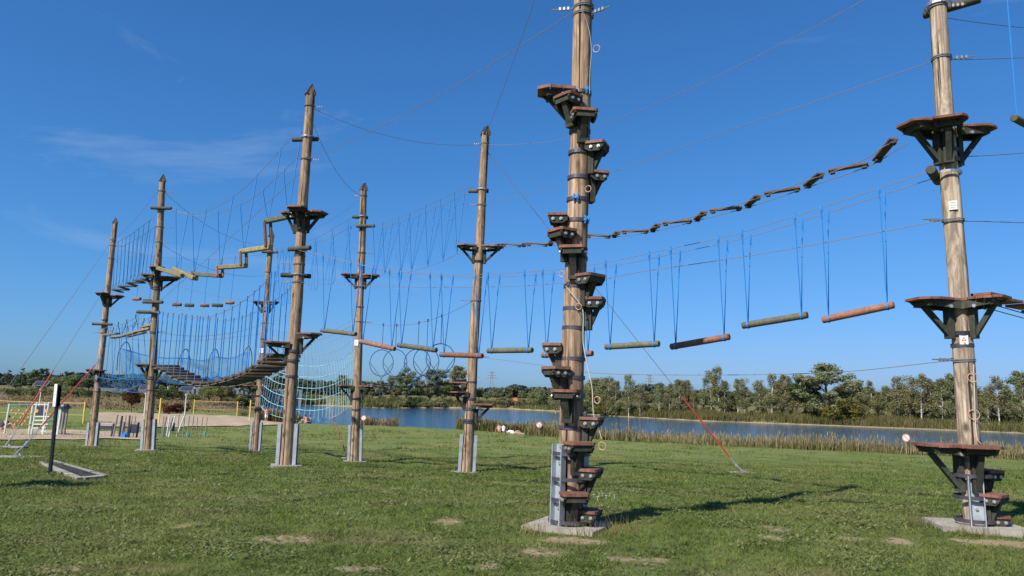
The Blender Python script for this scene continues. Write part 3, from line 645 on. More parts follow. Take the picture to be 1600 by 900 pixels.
# left side: trees and bushes behind the playground
for (k, px, D, top, lf, wd, lab, cat, nm) in [
    ('pine', 8, 210, 578, 'leaf_dark', 1.5, 'dark conifer at the left edge of the far treeline', 'conifer', 'pine_tree'),
    ('pine', 29, 190, 575, 'leaf_dark', 1.2, 'dark conifer just left of the solar lamp at the playground', 'conifer', 'pine_tree'),
    ('aspen', 47, 165, 572, 'leaf_mid', 1.2, 'green tree rising behind the solar lamp at the playground', 'tree', 'broadleaf_tree'),
    ('aspen', 62, 165, 571, 'leaf_dark', 1.2, 'dark green tree rising right behind the left red guy sleeve', 'tree', 'broadleaf_tree'),
    ('oak', 20, 160, 597, 'leaf_mid', 1.7, 'low dark tree at the left edge behind the climbing frame', 'tree', 'broadleaf_tree'),
    ('oak', 85, 158, 588, 'leaf_mid', 1.6, 'wide olive bush tree behind the slim sign post', 'tree', 'broadleaf_tree'),
    ('oak', 108, 155, 584, 'leaf_mid', 1.7, 'wide olive tree between the sign post and the leftmost pole', 'tree', 'broadleaf_tree'),
    ('oak', 135, 160, 590, 'leaf_mid', 1.7, 'dark bush tree directly behind the leftmost pole', 'tree', 'broadleaf_tree'),
    ('aspen', 140, 178, 574, 'leaf_mid', 1.0, 'slim tree tip showing left of the leftmost pole', 'tree', 'broadleaf_tree'),
    ('oak', 182, 170, 597, 'leaf_mid', 1.8, 'low olive tree behind the crisscross rope bridge', 'tree', 'broadleaf_tree'),
    ('oak', 212, 168, 600, 'leaf_mid', 1.6, 'low olive tree between the leftmost pole and the second pole', 'tree', 'broadleaf_tree'),
    ('aspen', 262, 140, 572, 'leaf_mid', 1.3, 'dark tree right of the second pole under the log bridge', 'tree', 'broadleaf_tree'),
    ('pine', 318, 150, 588, 'leaf_dark', 1.4, 'dark conifer behind the sag of the log bridge', 'conifer', 'pine_tree'),
    ('oak', 345, 118, 594, 'leaf_mid', 1.35, 'broad bushy tree behind the yellow volleyball net', 'tree', 'broadleaf_tree'),
    ('oak', 325, 121, 600, 'leaf_mid', 1.4, 'bushy tree touching the left of the broad volleyball tree', 'tree', 'broadleaf_tree'),
    ('aspen', 392, 170, 566, 'leaf_dark', 1.3, 'dark tree left of the third pole beyond the grey barrier', 'tree', 'broadleaf_tree'),
    ('oak', 378, 175, 580, 'leaf_mid', 1.5, 'round dark tree beyond the grey barrier by the log bridge end', 'tree', 'broadleaf_tree'),
    ('pine', 432, 178, 568, 'leaf_dark', 1.2, 'dark conifer between the third pole and the fourth pole', 'conifer', 'pine_tree'),
    ('oak', 470, 240, 594, 'leaf_dark', 1.6, 'distant dark tree right of the fourth pole behind the cargo net', 'tree', 'broadleaf_tree'),
    ('aspen', 533, 230, 580, 'leaf_mid', 1.2, 'green tree just left of the fifth pole across the lake', 'tree', 'broadleaf_tree'),
    ('oak', 515, 235, 597, 'leaf_dark', 1.6, 'low dark tree across the lake behind the cargo net', 'tree', 'broadleaf_tree'),
    ('oak', 205, 92, 606, 'leaf_red', 1.0, 'small red-leaved tree between the leftmost pole and the second pole', 'tree', 'red_leaved_tree'),
    ('shrub', 264, 88, 627, 'leaf_red', 1.5, 'purple-red shrub right of the second pole', 'shrub', 'red_leaved_shrub'),
    ('shrub', 283, 90, 628, 'leaf_red', 1.5, 'purple-red shrub at the foot of the solar lamp by the volleyball net', 'shrub', 'red_leaved_shrub'),
    ('shrub', 380, 90, 641, 'leaf_mid', 1.6, 'green bush beside the yellow volleyball post near the third pole', 'bush', 'bush'),
    ('shrub', 428, 84, 640, 'leaf_mid', 1.4, 'green bush at the lake corner left of the fourth pole', 'bush', 'bush')]:
    put(k, {'aspen': 1, 'oak': 2, 'pine': 0, 'shrub': 1}[k] if px % 2 else 0, px, D, top, lab, cat, None, nm, lf, wd)
for j, (px, D, top, lf) in enumerate([(4, 140, 604, 'leaf_mid'), (18, 132, 608, 'leaf_dark'), (33, 138, 603, 'leaf_mid'), (50, 134, 605, 'leaf_mid'), (70, 138, 601, 'leaf_mid'), (88, 134, 604, 'leaf_mid'), (104, 140, 600, 'leaf_birch'), (122, 136, 603, 'leaf_mid'), (138, 132, 607, 'leaf_dark'),
                                      (168, 138, 609, 'leaf_mid'), (186, 142, 608, 'leaf_birch'), (205, 140, 610, 'leaf_mid'), (222, 138, 611, 'leaf_mid'), (246, 134, 606, 'leaf_dark'), (268, 132, 605, 'leaf_dark'), (285, 138, 612, 'leaf_mid'), (306, 132, 612, 'leaf_mid'), (362, 126, 612, 'leaf_mid'), (384, 128, 620, 'leaf_dark')]):
    put('shrub', j % 4, px, D, top, 'olive bush, %s from the left in the row on the bank behind the playground' % ORD[j], 'bush', 'bushes on the bank', 'bush', lf, 1.9)
# far woods that read as one mass
def far_wood(label, a, b, D, h0, h1, n, mat, s):
    x = a + (b - a) * rng.random(n); y = D + 60 * rng.random(n) + 30 * np.sin(x * .01); prof = .6 + .25 * np.sin(x * .035) + .2 * np.sin(x * .11 + 1) + .15 * np.sin(x * .31)
    z = ground_np(x, y) + (h0 + (h1 - h0) * np.clip(prof, .2, 1.2)) * rng.random(n) ** .6
    p = np.stack([x, y, z], -1); q1 = rng.normal(0, 1, (n, 3)); q1 /= np.linalg.norm(q1, axis=1)[:, None]; q2 = np.cross(q1, rng.normal(0, 1, (n, 3))); q2 /= np.linalg.norm(q2, axis=1)[:, None]; ss = (s * (.5 + rng.random(n)))[:, None]
    V = np.stack([p - q1 * ss, p - q2 * ss, p + q1 * ss, p + q2 * ss], 1).reshape(-1, 3)
    o = link_mesh('far_forest', numpy_mesh('far_forest', V, 4, np.arange(len(V)), np.repeat(rng.random(n), 4)), mat, kind='stuff'); tag(o, label, 'forest')
far_wood('dark distant forest along the horizon beyond the lake', -480, 560, 560, 4, 9.5, 52000, 'leaf_far_haze', 1.3)
far_wood('dark distant treeline beyond the birches on the right', 60, 640, 300, 3, 7.5, 30000, 'leaf_far_haze', .9)
far_wood('dark distant treeline behind the playground', -520, -60, 330, 2, 5.5, 30000, 'leaf_far_haze', .9)
# dry meadow tufts on the bank behind the courts
n = 34000; yy = 98 + 70 * rng.random(n); xx = -.27 * yy - 6 - 90 * rng.random(n); ok = lake_sd(xx, yy) > 3
reeds('meadow_grass', 'brown dry meadow on the bank behind the sand courts', (xx[ok], yy[ok]), 'dry_grass', .08, .30, .07, False)

# ================================================================== POLES OF THE ROPES COURSE
POLE = {}
DESC = {1: 'leftmost pole', 2: 'second pole from the left', 3: 'third pole from the left', 4: 'fourth pole from the left', 5: 'fifth pole from the left', 6: 'sixth pole from the left',
        7: 'stepped pole', 8: 'rightmost pole'}
def pole_thing(k, label, mat='pole_wood'):
    r = thing('climbing_pole', label, 'pole', BASE[k], 'poles of the ropes course'); POLE[k] = r
    m = MB(); n = 26; h = (TOP[k] - BASE[k]).length
    pts = [axis(k, i / n) + Vector((math.sin(i * .5 + k * 2), math.cos(i * .37 + k), 0)) * .007 for i in range(n + 1)]; pts[0] = axis(k, -.01)
    m.tube(pts, [prad(i / n, k) * (1 + .018 * math.sin(i * 2.1 + k) + .012 * math.sin(i * 5.3)) for i in range(n + 1)], 20)
    m.build('shaft', mat, r, smooth=True)
    # pitched cap
    M = outward(axis(k, 1.0), 35); M2 = MB(); R = prad(1, k) * 1.0; H = R * 1.7
    for s in (-1, 1):
        M2.add([M @ Vector(c) for c in ((s * R, -R, -.05), (s * R, R, -.05), (0, R, H), (0, -R, H), (s * (R + .012), -R, -.05), (s * (R + .012), R, -.05), (0, R, H + .02), (0, -R, H + .02))],
               [(0, 1, 2, 3), (7, 6, 5, 4), (0, 4, 5, 1), (0, 3, 7, 4), (1, 5, 6, 2)])
    M2.build('cap', 'cap_metal', r)
    m = MB(); m.add([M @ Vector(c) for c in ((-R * .98, -R * .97, -.06), (R * .98, -R * .97, -.06), (0, -R * .97, H * .98), (-R * .98, R * .97, -.06), (R * .98, R * .97, -.06), (0, R * .97, H * .98))], [(0, 1, 2), (5, 4, 3), (0, 3, 4, 1)])
    m.build('pointed_tip', mat, r)
    return r
def channels(k, azs, top_py, rout=.035):
    """galvanised U channels that clamp the foot of the pole"""
    t1 = pole_t(k, top_py)
    for az in azs:
        m = MB(); p0 = axis(k, 0); p1 = axis(k, t1); ax = (p1 - p0).normalized(); a = math.radians(az); out = Vector((math.cos(a), math.sin(a), 0)); M = frame(p0, ax, out); h = (p1 - p0).length
        b = prad(0, k) + .004
        m.box(M, b, b + .012, -.075, .075, -.05, h); m.box(M, b + .012, b + .075, -.075, -.064, -.05, h); m.box(M, b + .012, b + .075, .064, .075, -.05, h)
        c = m.build('steel_channel', 'galvanised', POLE[k])
        for z in (.25, .5, .72, .9):
            if z * 1.0 < h: bm_ = MB(); bm_.tube([M @ Vector((b + .010, 0, z)), M @ Vector((b + .034, 0, z))], .016, 6); bm_.build('bolt', 'bolt_zinc', c)
def slab(k, sx=.55, sy=.45, rot=8, top=.07):
    M = outward(BASE[k], rot); m = MB()
    poly = [(-sx, -sy), (-sx * .2, -sy * 1.03), (sx * .96, -sy * .98), (sx, -sy * .3), (sx * .98, sy), (-sx * .97, sy * .98)]
    m.prism(M, poly, -.25, top); m.build('concrete_foot', 'concrete', POLE[k])
def band(k, py=None, t=None, mat='band_metal', h=.042, ex=0.0, name='band'):
    t = pole_t(k, py) if t is None else t
    m = MB(); m.hoop(axis(k, t), TOP[k] - BASE[k], prad(t, k) + .003 + ex, h, .008, 24); return m.build(name, mat, POLE[k])
def clip_ring(k, py, az, mat='steel_cable', turns=2):
    """cable wrapped round the pole with clamps and a loose end"""
    t = pole_t(k, py); c = axis(k, t); r = prad(t, k) + .012; m = MB(); pts = []
    for i in range(turns * 14 + 1):
        a = 2 * PI * i / 14 + math.radians(az); pts.append(c + Vector((math.cos(a) * r, math.sin(a) * r, .022 * i / 14 - .02)))
    m.tube(pts, .008, 5); o = m.build('cable_wrap', mat, POLE[k])
    a = math.radians(az); d = Vector((math.cos(a), math.sin(a), 0))
    m = MB()
    for j in range(3): p = c + d * (r + .06 + .05 * j); m.box(outward(p, az), -.012, .012, -.014, .014, -.018, .018)
    m.tube([c + d * r, c + d * (r + .26)], .008, 5)
    m.build('cable_clamp', 'clip_metal', o)
def wing(k, py, az, rout=.60, win=.34, wout=.62, drop=.42, nb=4, board='board_brown', bolts=True, thick=.035, t=None):
    """one platform wing: boards on a bracket with side cheeks, wall post and diagonal brace"""
    t = pole_t(k, py) if t is None else t; c = axis(k, t); M = outward(c, az); r = prad(t, k) + .004; m = MB()
    W = lambda x: win + (wout - win) * min(1, (x - r) / (rout * .55)) if x < rout * .72 else wout * (1 - .42 * (x - rout * .72) / (rout * .28))
    m.box(M, r, r + .06, -.055, .055, -drop - .06, -thick)                                      # wall post
    for s in (-1, 1):
        y = s * (win / 2 - .02); y1 = s * (wout / 2 - .10)
        m.add([M @ Vector(v) for v in ((r * .6, y - .02, -thick - .002), (rout - .06, y1 - .02, -thick - .002), (rout - .06, y1 + .02, -thick - .002), (r * .6, y + .02, -thick - .002),
                                       (r * .6, y - .02, -thick - .10), (rout - .14, y1 - .02, -thick - .065), (rout - .14, y1 + .02, -thick - .065), (r * .6, y + .02, -thick - .10))],
              [(0, 1, 2, 3), (7, 6, 5, 4), (0, 4, 5, 1), (1, 5, 6, 2), (2, 6, 7, 3), (3, 7, 4, 0)])
    m.box(M, rout - .17, rout - .11, -wout / 2 + .09, wout / 2 - .09, -thick - .07, -thick - .003)      # cross bearer
    a = M @ Vector((r + .05, 0, -drop)); b = M @ Vector((rout - .15, 0, -thick - .07)); D = frame(a, b - a, M.to_3x3() @ Vector((0, 1, 0))); m.box(D, -.03, .03, -.026, .026, -.03, (b - a).length)
    o = m.build('platform', 'bracket_green', POLE[k])
    x0 = r * .55; step = (rout - x0) / nb
    for i in range(nb):
        xa, xb = x0 + i * step, x0 + (i + 1) * step - .008; wa, wb = W(max(xa, r)), W(xb); dz = random.uniform(-.003, .003)
        if xa < r: poly = [(xa, .14), (xa, wa / 2), (xb, wb / 2), (xb, -wb / 2), (xa, -wa / 2), (xa, -.14), (r + .012, -.10), (r + .012, .10)]
        else: poly = [(xa, wa / 2), (xb, wb / 2), (xb, -wb / 2), (xa, -wa / 2)]
        bm_ = MB(); bm_.prism(M, poly[::-1], -thick + dz, dz); bm_.build('board', board, o)
    if bolts:
        for s in (-1, 1):
            bm_ = MB(); p = M @ Vector((r + .10, s * (win / 2 + .004), -thick - .075)); q = M @ Vector((r + .10, s * (win / 2 + .028), -thick - .075)); bm_.tube([p, q], .020, 8); bm_.build('bolt', 'bolt_zinc', o)
    m = MB(); m.hoop(axis(k, t - drop / HP), TOP[k] - BASE[k], prad(t, k) + .010, .05, .01, 20); m.build('band', 'band_metal', POLE[k])
def step(k, py, az, w=.27, dep=.19, drop=.26, off=0.0):
    """a climbing step: tread on two cheeks with bolts, wall post and brace"""
    t = pole_t(k, py); c = axis(k, t); M = outward(c, az); r = prad(t, k) + .004; x1 = r + .02 + dep; m = MB()
    m.box(M, r, r + .065, -.06, .06, -drop - .10, -.032)
    for s in (-1, 1):
        y0, y1 = (s * (w / 2 - .028), s * (w / 2 - .004)); ya, yb = min(y0, y1), max(y0, y1)
        Mx = M @ Matrix.Rotation(PI / 2, 4, 'X')          # local xz plane
        poly = [(r - .02, -.032), (x1 - .01, -.032), (x1 - .01, -.06), (x1 - .06, -.118), (r + .03, -.118), (r - .02, -.085)]
        m.prism(Mx, poly, -yb, -ya)
    m.box(M, x1 - .05, x1 - .02, -w / 2 + .03, w / 2 - .03, -.095, -.034)
    a = M @ Vector((r + .05, 0, -drop - .03)); b = M @ Vector((x1 - .06, 0, -.07)); D = frame(a, b - a, M.to_3x3() @ Vector((0, 1, 0))); m.box(D, -.036, .036, -.026, .026, -.02, (b - a).length)
    o = m.build('step', 'bracket_green', POLE[k])
    bm_ = MB(); e = .018; poly = [(r - .01, w / 2 + .012), (x1 - e, w / 2 + .012), (x1, w / 2 - e), (x1, -w / 2 + e), (x1 - e, -w / 2 - .012), (r - .01, -w / 2 - .012)]
    bm_.prism(M, poly[::-1], -.031, 0); bm_.build('tread', 'board_brown', o)
    for s in (-1, 1):
        for xx in (r + .055, x1 - .065):
            bm_ = MB(); p = M @ Vector((xx, s * (w / 2 - .004), -.072)); q = M @ Vector((xx, s * (w / 2 + .010), -.072)); bm_.tube([p, q], .019, 8); q2 = M @ Vector((xx, s * (w / 2 + .02), -.072)); bm_.tube([q, q2], .008, 6); bm_.build('washer', 'bolt_zinc', o)
def crossbar(k, py, az, length=.62, side=1, shift=0.0, r=.052, mat='dark_log'):
    """short log clamped across the pole; az is the direction the log points in"""
    t = pole_t(k, py); c = axis(k, t); a = math.radians(az); d = Vector((math.cos(a), math.sin(a), 0)); n = Vector((-d.y, d.x, 0)) * side
    if n.y > 0 and side == 0: n = -n
    p = c + n * (prad(t, k) + r); m = MB(); m.log(p + d * (shift - length / 2), p + d * (shift + length / 2), r); o = m.build('crossbar', mat, POLE[k], smooth=True)
    m = MB(); m.hoop(c + n * (r * .5), TOP[k] - BASE[k], prad(t, k) + .05, .03, .007, 20); m.build('clamp', 'clip_metal', o)
    return p + d * (shift - length / 2 + .06), p + d * (shift + length / 2 - .06)
def plate(k, py, az, w=.085, h=.105, red=True):
    t = pole_t(k, py); M = outward(axis(k, t), az); r = prad(t, k) + .006; m = MB(); m.box(M, r, r + .004, -w / 2, w / 2, -h / 2, h / 2); o = m.build('notice_plate', 'white_paint', POLE[k])
    Mx = M @ Matrix(((0, 0, 1, r + .0055), (1, 0, 0, 0), (0, 1, 0, 0), (0, 0, 0, 1)))
    m = MB()
    if red:
        s = w * .30; m.add([Mx @ Vector(v) for v in ((-s, -.012, 0), (s, -.012, 0), (0, .035, 0), (-s * .45, -.003, .001), (s * .45, -.003, .001), (0, .02, .001))], [(0, 1, 4, 3), (1, 2, 5, 4), (2, 0, 3, 5)])
        m.add([Mx @ Vector(v) for v in ((-s, -.030, 0), (s, -.030, 0), (s, -.024, 0), (-s, -.024, 0))], [(0, 1, 2, 3)])
    else:
        for j in range(4): m.add([Mx @ Vector(v) for v in ((-w * .36, .03 - j * .02, 0), (w * (.36 - .09 * (j % 2)), .03 - j * .02, 0), (w * (.36 - .09 * (j % 2)), .036 - j * .02, 0), (-w * .36, .036 - j * .02, 0))], [(0, 1, 2, 3)])
    m.build('print', 'sign_red' if red else 'sign_ink', o)

pole_thing(1, 'leftmost wooden pole of the ropes course with pitched cap and guy wires')
pole_thing(2, 'second wooden pole from the left, with three crossbars and two platforms')
pole_thing(3, 'third wooden pole from the left, slim and far, beside the cargo net')
pole_thing(4, 'tall pointed wooden pole, fourth from the left, carrying the yellow beam walk')
pole_thing(5, 'fifth wooden pole from the left, holding the right edge of the cargo net')
pole_thing(6, 'sixth wooden pole from the left, standing alone before the lake')
pole_thing(7, 'thick near pole with a spiral of brown climbing steps', 'pole_wood')
pole_thing(8, 'pale rightmost pole with three platform levels and concrete foot', 'pole_wood_pale')
o_ = pole_thing(9, 'wooden pole of the course standing outside the picture on the right')
pole_thing(10, 'wooden pole added outside the picture on the left to cast a lawn shadow'); slab(10, .4, .34, 5, .04)
for az in (0, 120, 240): wing(10, 0, az, .6, t=.93); wing(10, 0, az + 40, .6, t=.80)  # wings broaden the shadow of the added left pole
for az in (30, 200): wing(9, 0, az, .6, t=.30); wing(9, 0, az, .6, t=.62)
for k, tp in ((1, 660), (2, 655), (3, 660), (4, 662), (5, 664), (6, 679)): channels(k, (184, 2), tp)
for k in (1, 2, 3, 4, 5, 6, 9): slab(k, .32, .26, 6 + 3 * k, .015)
# ---- stepped pole
slab(7, .40, .36, -24, .07); channels(7, (-140,), 694); channels(7, (40,), 694)
for py in (813, 779, 747, 708): band(7, py, ex=.078, h=.038)
for py in (668, 618, 590, 561, 513, 483, 448, 404, 346, 313, 279, 240, 206, 147): band(7, py)
for py, az in ((793, -22), (765, -82), (729, -24), (688, -72), (650, -20), (609, -112), (574, -152), (537, 165), (466, -14), (432, -48), (391, -104), (363, -146), (336, 172), (268, 14), (228, -22), (184, -84), (158, -140)): step(7, py, az)
wing(7, 142, 178, .52, .30, .40, .34, 3)
for py, az in ((146, -55), (313, -105), (346, -45)):
    t = pole_t(7, py); M = outward(axis(7, t), az); r = prad(t) + .012; m = MB()
    for s in (-1, 1): m.tube([M @ Vector((r, s * .022, -.045)), M @ Vector((r + .02, s * .022, 0)), M @ Vector((r, s * .022, .045))], .011, 6)
    m.box(M, r - .006, r + .022, -.035, .035, -.012, .012); m.build('blue_clamp', 'clamp_blue', POLE[7])
for py, az in ((12, 170), (25, -40)): clip_ring(7, py, az)
# loose safety wire with rings on the stepped pole
d7 = 8.12
tr = lambda L_, Y: [at_y(a, b, Y) for a, b in L_]
m = MB(); m.tube(crom(tr([(884, 447), (893, 458), (904, 472), (911, 487), (911, 520), (912, 542), (918, 572), (925, 605), (926, 628), (928, 650), (934, 664), (940, 686)], d7), 5), .0055, 5); m.build('safety_wire', 'cord_pale', POLE[7], smooth=True)
for (px, py), rr in (((933, 625), .036), ((941, 697), .042), ((904, 479), .034), ((919, 295), .036), ((932, 76), .042), ((878, 428), .032)):
    m = MB(); m.ring(at_y(px, py, d7), (.55, 1, .15), rr, .0055, 18, 5); m.build('wire_loop', 'hose_tan', POLE[7], smooth=True)
m = MB(); m.tube(crom(tr([(908, 15), (915, 28), (921, 50), (924, 78), (922, 110), (921, 146)], d7 + .06), 5), .005, 5); m.build('safety_wire', 'steel_cable', POLE[7])
# ---- rightmost pole
slab(8, .45, .36, -12, .07); channels(8, (-112,), 742); channels(8, (70,), 742)
for py in (812, 776, 742): band(8, py, ex=.076, h=.04)
for py in (718, 540, 236): band(8, py)
for az, ro in ((193, .60), (-118, .46), (6, .56)): wing(8, 199, az, ro, .28, .46, .42, 5, thick=.028)
for az, ro in ((184, .58), (-52, .50)): wing(8, 468, az, ro, .28, .46, .40, 5, thick=.028)
for az, ro in ((184, .62), (-100, .42)): wing(8, 694, az, ro, .30, .48, .46, 5, thick=.03)
for py, az in ((733, 12), (768, -52), (802, -8)): step(8, py, az, .26, .18)
for py, az in ((12, -20), (92, -15), (345, 185), (563, 185)): clip_ring(8, py, az)
plate(8, 324, -116, red=False); plate(8, 532, -112)
for px, py, rr in ((1520, 590, .05), (1522, 648, .055)):
    m = MB(); m.ring(at_y(px, py, 8.36), (.4, 1, 0), rr, .005, 18, 5); m.build('wire_loop', 'hose_tan', POLE[8], smooth=True)
m = MB(); m.tube(crom(tr([(1521, 570), (1523, 620), (1524, 660), (1527, 685), (1532, 693)], 8.36), 5), .005, 5); m.build('safety_wire', 'cord_pale', POLE[8])
# ---- platforms, crossbars and clamps of the six farther poles
def walldir(a, b): return math.degrees(math.atan2(BASE[b].y - BASE[a].y, BASE[b].x - BASE[a].x))
CB = {}
for k, specs in {1: [(459, -100, .5), (461, 8, .58), (577, 178, .5), (578, -60, .42)], 2: [(419, -70, .46), (429, 175, .48), (432, 5, .68), (569, 176, .5), (571, -8, .55)],
                 3: [(471, 180, .55), (471, 0, .5), (602, 180, .6), (602, 0, .55)], 4: [(329, -95, .5), (334, 182, .46), (333, -18, .58), (520, 4, .58), (535, 195, .66)],
                 5: [(429, 182, .62), (429, -2, .58), (602, 182, .62), (602, 0, .55)], 6: [(384, 186, .58), (384, -6, .62), (597, 160, .55), (612, 192, .52), (630, -16, .62)]}.items():
    for py, az, ro in specs: wing(k, py, az, ro, .30, .50, .40, 3, bolts=(k in (4, 6)))
for key, (k, py, az, ln, side, sh) in {'1': (1, 507, 2, .74, -1, 0), '2a': (2, 327, 0, .66, -1, .08), '2b': (2, 473, -6, .66, -1, .0), '2c': (2, 489, 4, .70, -1, -.15), '3': (3, 395, 2, .62, -1, .04),
                                       '4a': (4, 214, -8, .62, 1, -.12), '4b': (4, 391, -24, .60, -1, .12), '4c': (4, 429, 8, .66, 1, -.08), '5a': (5, 338, 6, .5, 1, -.1), '5b': (5, 355, -8, .6, -1, .15), '6': (6, 296, -3, .52, 1, -.12)}.items():
    CB[key] = crossbar(k, py, az, ln, side, sh)
n48 = walldir(4, 8); CB['8'] = crossbar(8, 271, n48 + 90, .56, 1, .0, .056)
CB['8t'] = crossbar(8, 8, -42, .62, 1, .12, .056)
for k, L_ in {1: ((375, 178), (384, 10), (404, 5), (520, 185)), 2: ((299, 12), (355, 10), (379, -12), (518, 4)), 3: ((425, 178), (505, 4)), 4: ((166, 6), (249, 3), (413, 184), (441, 178)), 5: ((306, 178), (395, 5), (503, 8)), 6: ((225, 176), (320, 178), (470, 178), (557, 6), (640, 4))}.items():
    for py, az in L_: clip_ring(k, py, az)
for k, L_ in {1: (500, 612), 2: (610, 520), 3: (530, 640), 4: (588, 400), 5: (640, 480), 6: (597, 660)}.items():
    for py in L_: band(k, py)
plate(3, 548, -90, .14, .18, False); plate(5, 536, -110, .14, .18, False)

# ================================================================== SPANS: cables, swings, bridges and nets
def cable(pts, label, r=.0052, group='steel cables between the poles', mat='steel_cable', name='steel_cable'):
    m = MB(); m.tube(pts, r, 5); return solo(m, name, mat, label, 'cable', pts[0], group)
def tr_plane(L_, a, b, off=0.0): return [on_plane(x, y, XY(a), XY(b), off) for x, y in L_]
def height_on(pts, p):
    """height of a traced cable above plan position p"""
    best = None
    for a, b in zip(pts, pts[1:]):
        ab = Vector((b.x - a.x, b.y - a.y)); t = ((p.x - a.x) * ab.x + (p.y - a.y) * ab.y) / max(1e-9, ab.length_squared); tc_ = max(0, min(1, t)); d = (Vector((a.x, a.y)) + ab * tc_ - Vector((p.x, p.y))).length
        if best is None or d < best[0]: best = (d, a.z + (b.z - a.z) * tc_)
    return best[1]
def nrm(a, b): d = (BASE[b] - BASE[a]); d.z = 0; d.normalize(); return d, Vector((-d.y, d.x, 0))

# ---- log swings from the fourth pole to the rightmost pole
D48, N48 = nrm(4, 8)
swing_line = crom(tr_plane([(470, 392), (500, 398), (545, 409), (606, 422), (690, 431), (780, 430), (870, 424), (946, 414), (1048, 393), (1160, 368), (1283, 330), (1377, 299), (1466, 270)], 4, 8), 5)
HALF = .16
for s, nm in ((-1, 'front'), (1, 'rear')):
    cable([p + N48 * HALF * s for p in swing_line], '%s steel cable of the pair carrying the hanging swing logs' % ('nearer' if s < 0 else 'farther'), .005)
LOGS = [((502, 516), (556, 522)), ((562, 533), (617, 545)), ((622, 539), (682, 547)), ((688, 554), (754, 556)), ((762, 548), (832, 547)), ((847, 555), (926, 552)), ((946, 542), (1030, 537)), ((1048, 542), (1140, 526)), ((1160, 509), (1262, 492)), ((1285, 500), (1397, 476))]
LAB = ['olive swing log nearest the fourth pole', 'reddish swing log hanging in front of the fifth pole', 'olive swing log hanging above the dark rings', 'reddish swing log crossing in front of the sixth pole', 'olive swing log between the sixth pole and the stepped pole',
       'reddish swing log half hidden behind the stepped pole', 'olive swing log just right of the stepped pole', 'reddish swing log, second to the right of the stepped pole', 'olive swing log, second from the rightmost pole', 'weathered reddish swing log nearest the rightmost pole']
for i, (a, b) in enumerate(LOGS):
    A, B = tr_plane([a, b], 4, 8); sw = thing('log_swing', LAB[i] + ', on blue ropes', 'swing', (A + B) / 2, 'swing logs on blue ropes')
    r = .046; m = MB(); m.log(A, B, r); m.build('log', ('log_olive', 'log_red')[i % 2], sw, smooth=True)
    for f in (.09, .91):
        e = A.lerp(B, f)
        for s in (-1, 1):
            top = Vector((e.x, e.y, 0)) + N48 * HALF * s; top.z = height_on(swing_line, e); m = MB()
            m.tube([top, e + Vector((0, 0, -r * .7))], .007, 6); kn = top.lerp(e, .012); m.tube([top + Vector((0, 0, .035)), top - Vector((0, 0, .03)), top.lerp(e, .09)], [.012, .019, .010], 6)
            m.tube([top - Vector((0, 0, .02)), top + D48 * .02 - Vector((0, 0, .16))], .006, 5); m.build('rope', 'rope_blue', sw)
        m = MB(); m.hoop(e, B - A, r * 1.01, .018, .006, 14); m.build('rope_lashing', 'rope_blue', sw)
# ---- long sagging wires
W = lambda L_, a, b, off=0: crom(tr_plane(L_, a, b, off), 6)
cable(W([(468, 441), (600, 448), (780, 448), (935, 437), (1000, 425), (1200, 395), (1468, 345)], 4, 8, -.03), 'single steel cable running just below the tops of the swing ropes')
cable(crom([pp(8, 345), (pp(8, 345) + pp(9, 330)) / 2 - Vector((0, 0, .12)), pp(9, 330)], 8), 'steel cable leaving the rightmost pole to the right at mid height')
cable(W([(735, 556), (842, 570), (930, 583), (1100, 586), (1300, 582), (1490, 563)], 6, 8), 'low steel cable sagging behind the stepped pole above the treetops')
cable(W([(752, 321), (860, 295), (950, 271), (1150, 200), (1300, 150), (1430, 105), (1466, 93)], 6, 8, .02), 'steel cable climbing to the rightmost pole above the plank walk')
cable(W([(762, 226), (800, 226), (880, 217), (1000, 172), (1150, 105), (1350, 0), (1440, -60)], 6, 8, -.02), 'thin steel cable climbing from the sixth pole cap out of the picture')
cable(sagline(pp(4, 249), pp(7, 8), .18), 'steel cable from the fourth pole up to the top of the stepped pole')
cable(sagline(TOP[6] - Vector((0, 0, .08)), axis(7, .985), .10), 'steel cable from the sixth pole cap steeply up to the stepped pole')
cable(sagline(pp(4, 167), pp(6, 225), .32), 'sagging steel cable between the caps of the fourth and sixth poles')
cable(sagline(pp(4, 178), pp(5, 306), .42), 'sagging steel cable from the fourth pole top down to the fifth pole')
cable(sagline(pp(3, 384), pp(5, 308), .25), 'faint steel cable from the third pole up to the fifth pole cap')
cable(sagline(pp(2, 297), pp(3, 384), .45), 'steel cable sagging from the second pole cap to the third pole')
cable(sagline(pp(2, 379), pp(3, 430), .40), 'steel cable sagging from the second pole to the third pole at mid height')
cable(sagline(pp(2, 288), pp(1, 376), .15), 'short steel cable between the caps of the second pole and leftmost pole')
cable(sagline(pp(4, 262), pp(1, 548), .10), 'long steel cable slanting from the fourth pole down to the leftmost pole')
cable(sagline(pp(1, 404), pp(3, 472), .35), 'steel cable behind the second pole at stump-rope height')
cable(sagline(pp(2, 518), pp(3, 505), .30), 'steel handline cable above the blue netting')
cable(sagline(pp(5, 503), pp(3, 545), .25), 'steel cable behind the fourth pole above the cargo net')
for py, q in ((15, 20), (93, 70), (250, 215), (12, -30)):
    if py == 250: cable(sagline(pp(8, 246), pp(9, 205), .08), 'steel cable leaving the rightmost pole to the right below its top platform')
    elif py == 93: cable(sagline(pp(8, 93), pp(9, 62), .10), 'steel cable leaving the rightmost pole to the right near the picture top')
    elif py == 15: cable(sagline(CB['8t'][0] + Vector((0.06, 0, -.03)), pp(9, -40), .14), 'steel cable leaving the topmost crossbar of the rightmost pole')
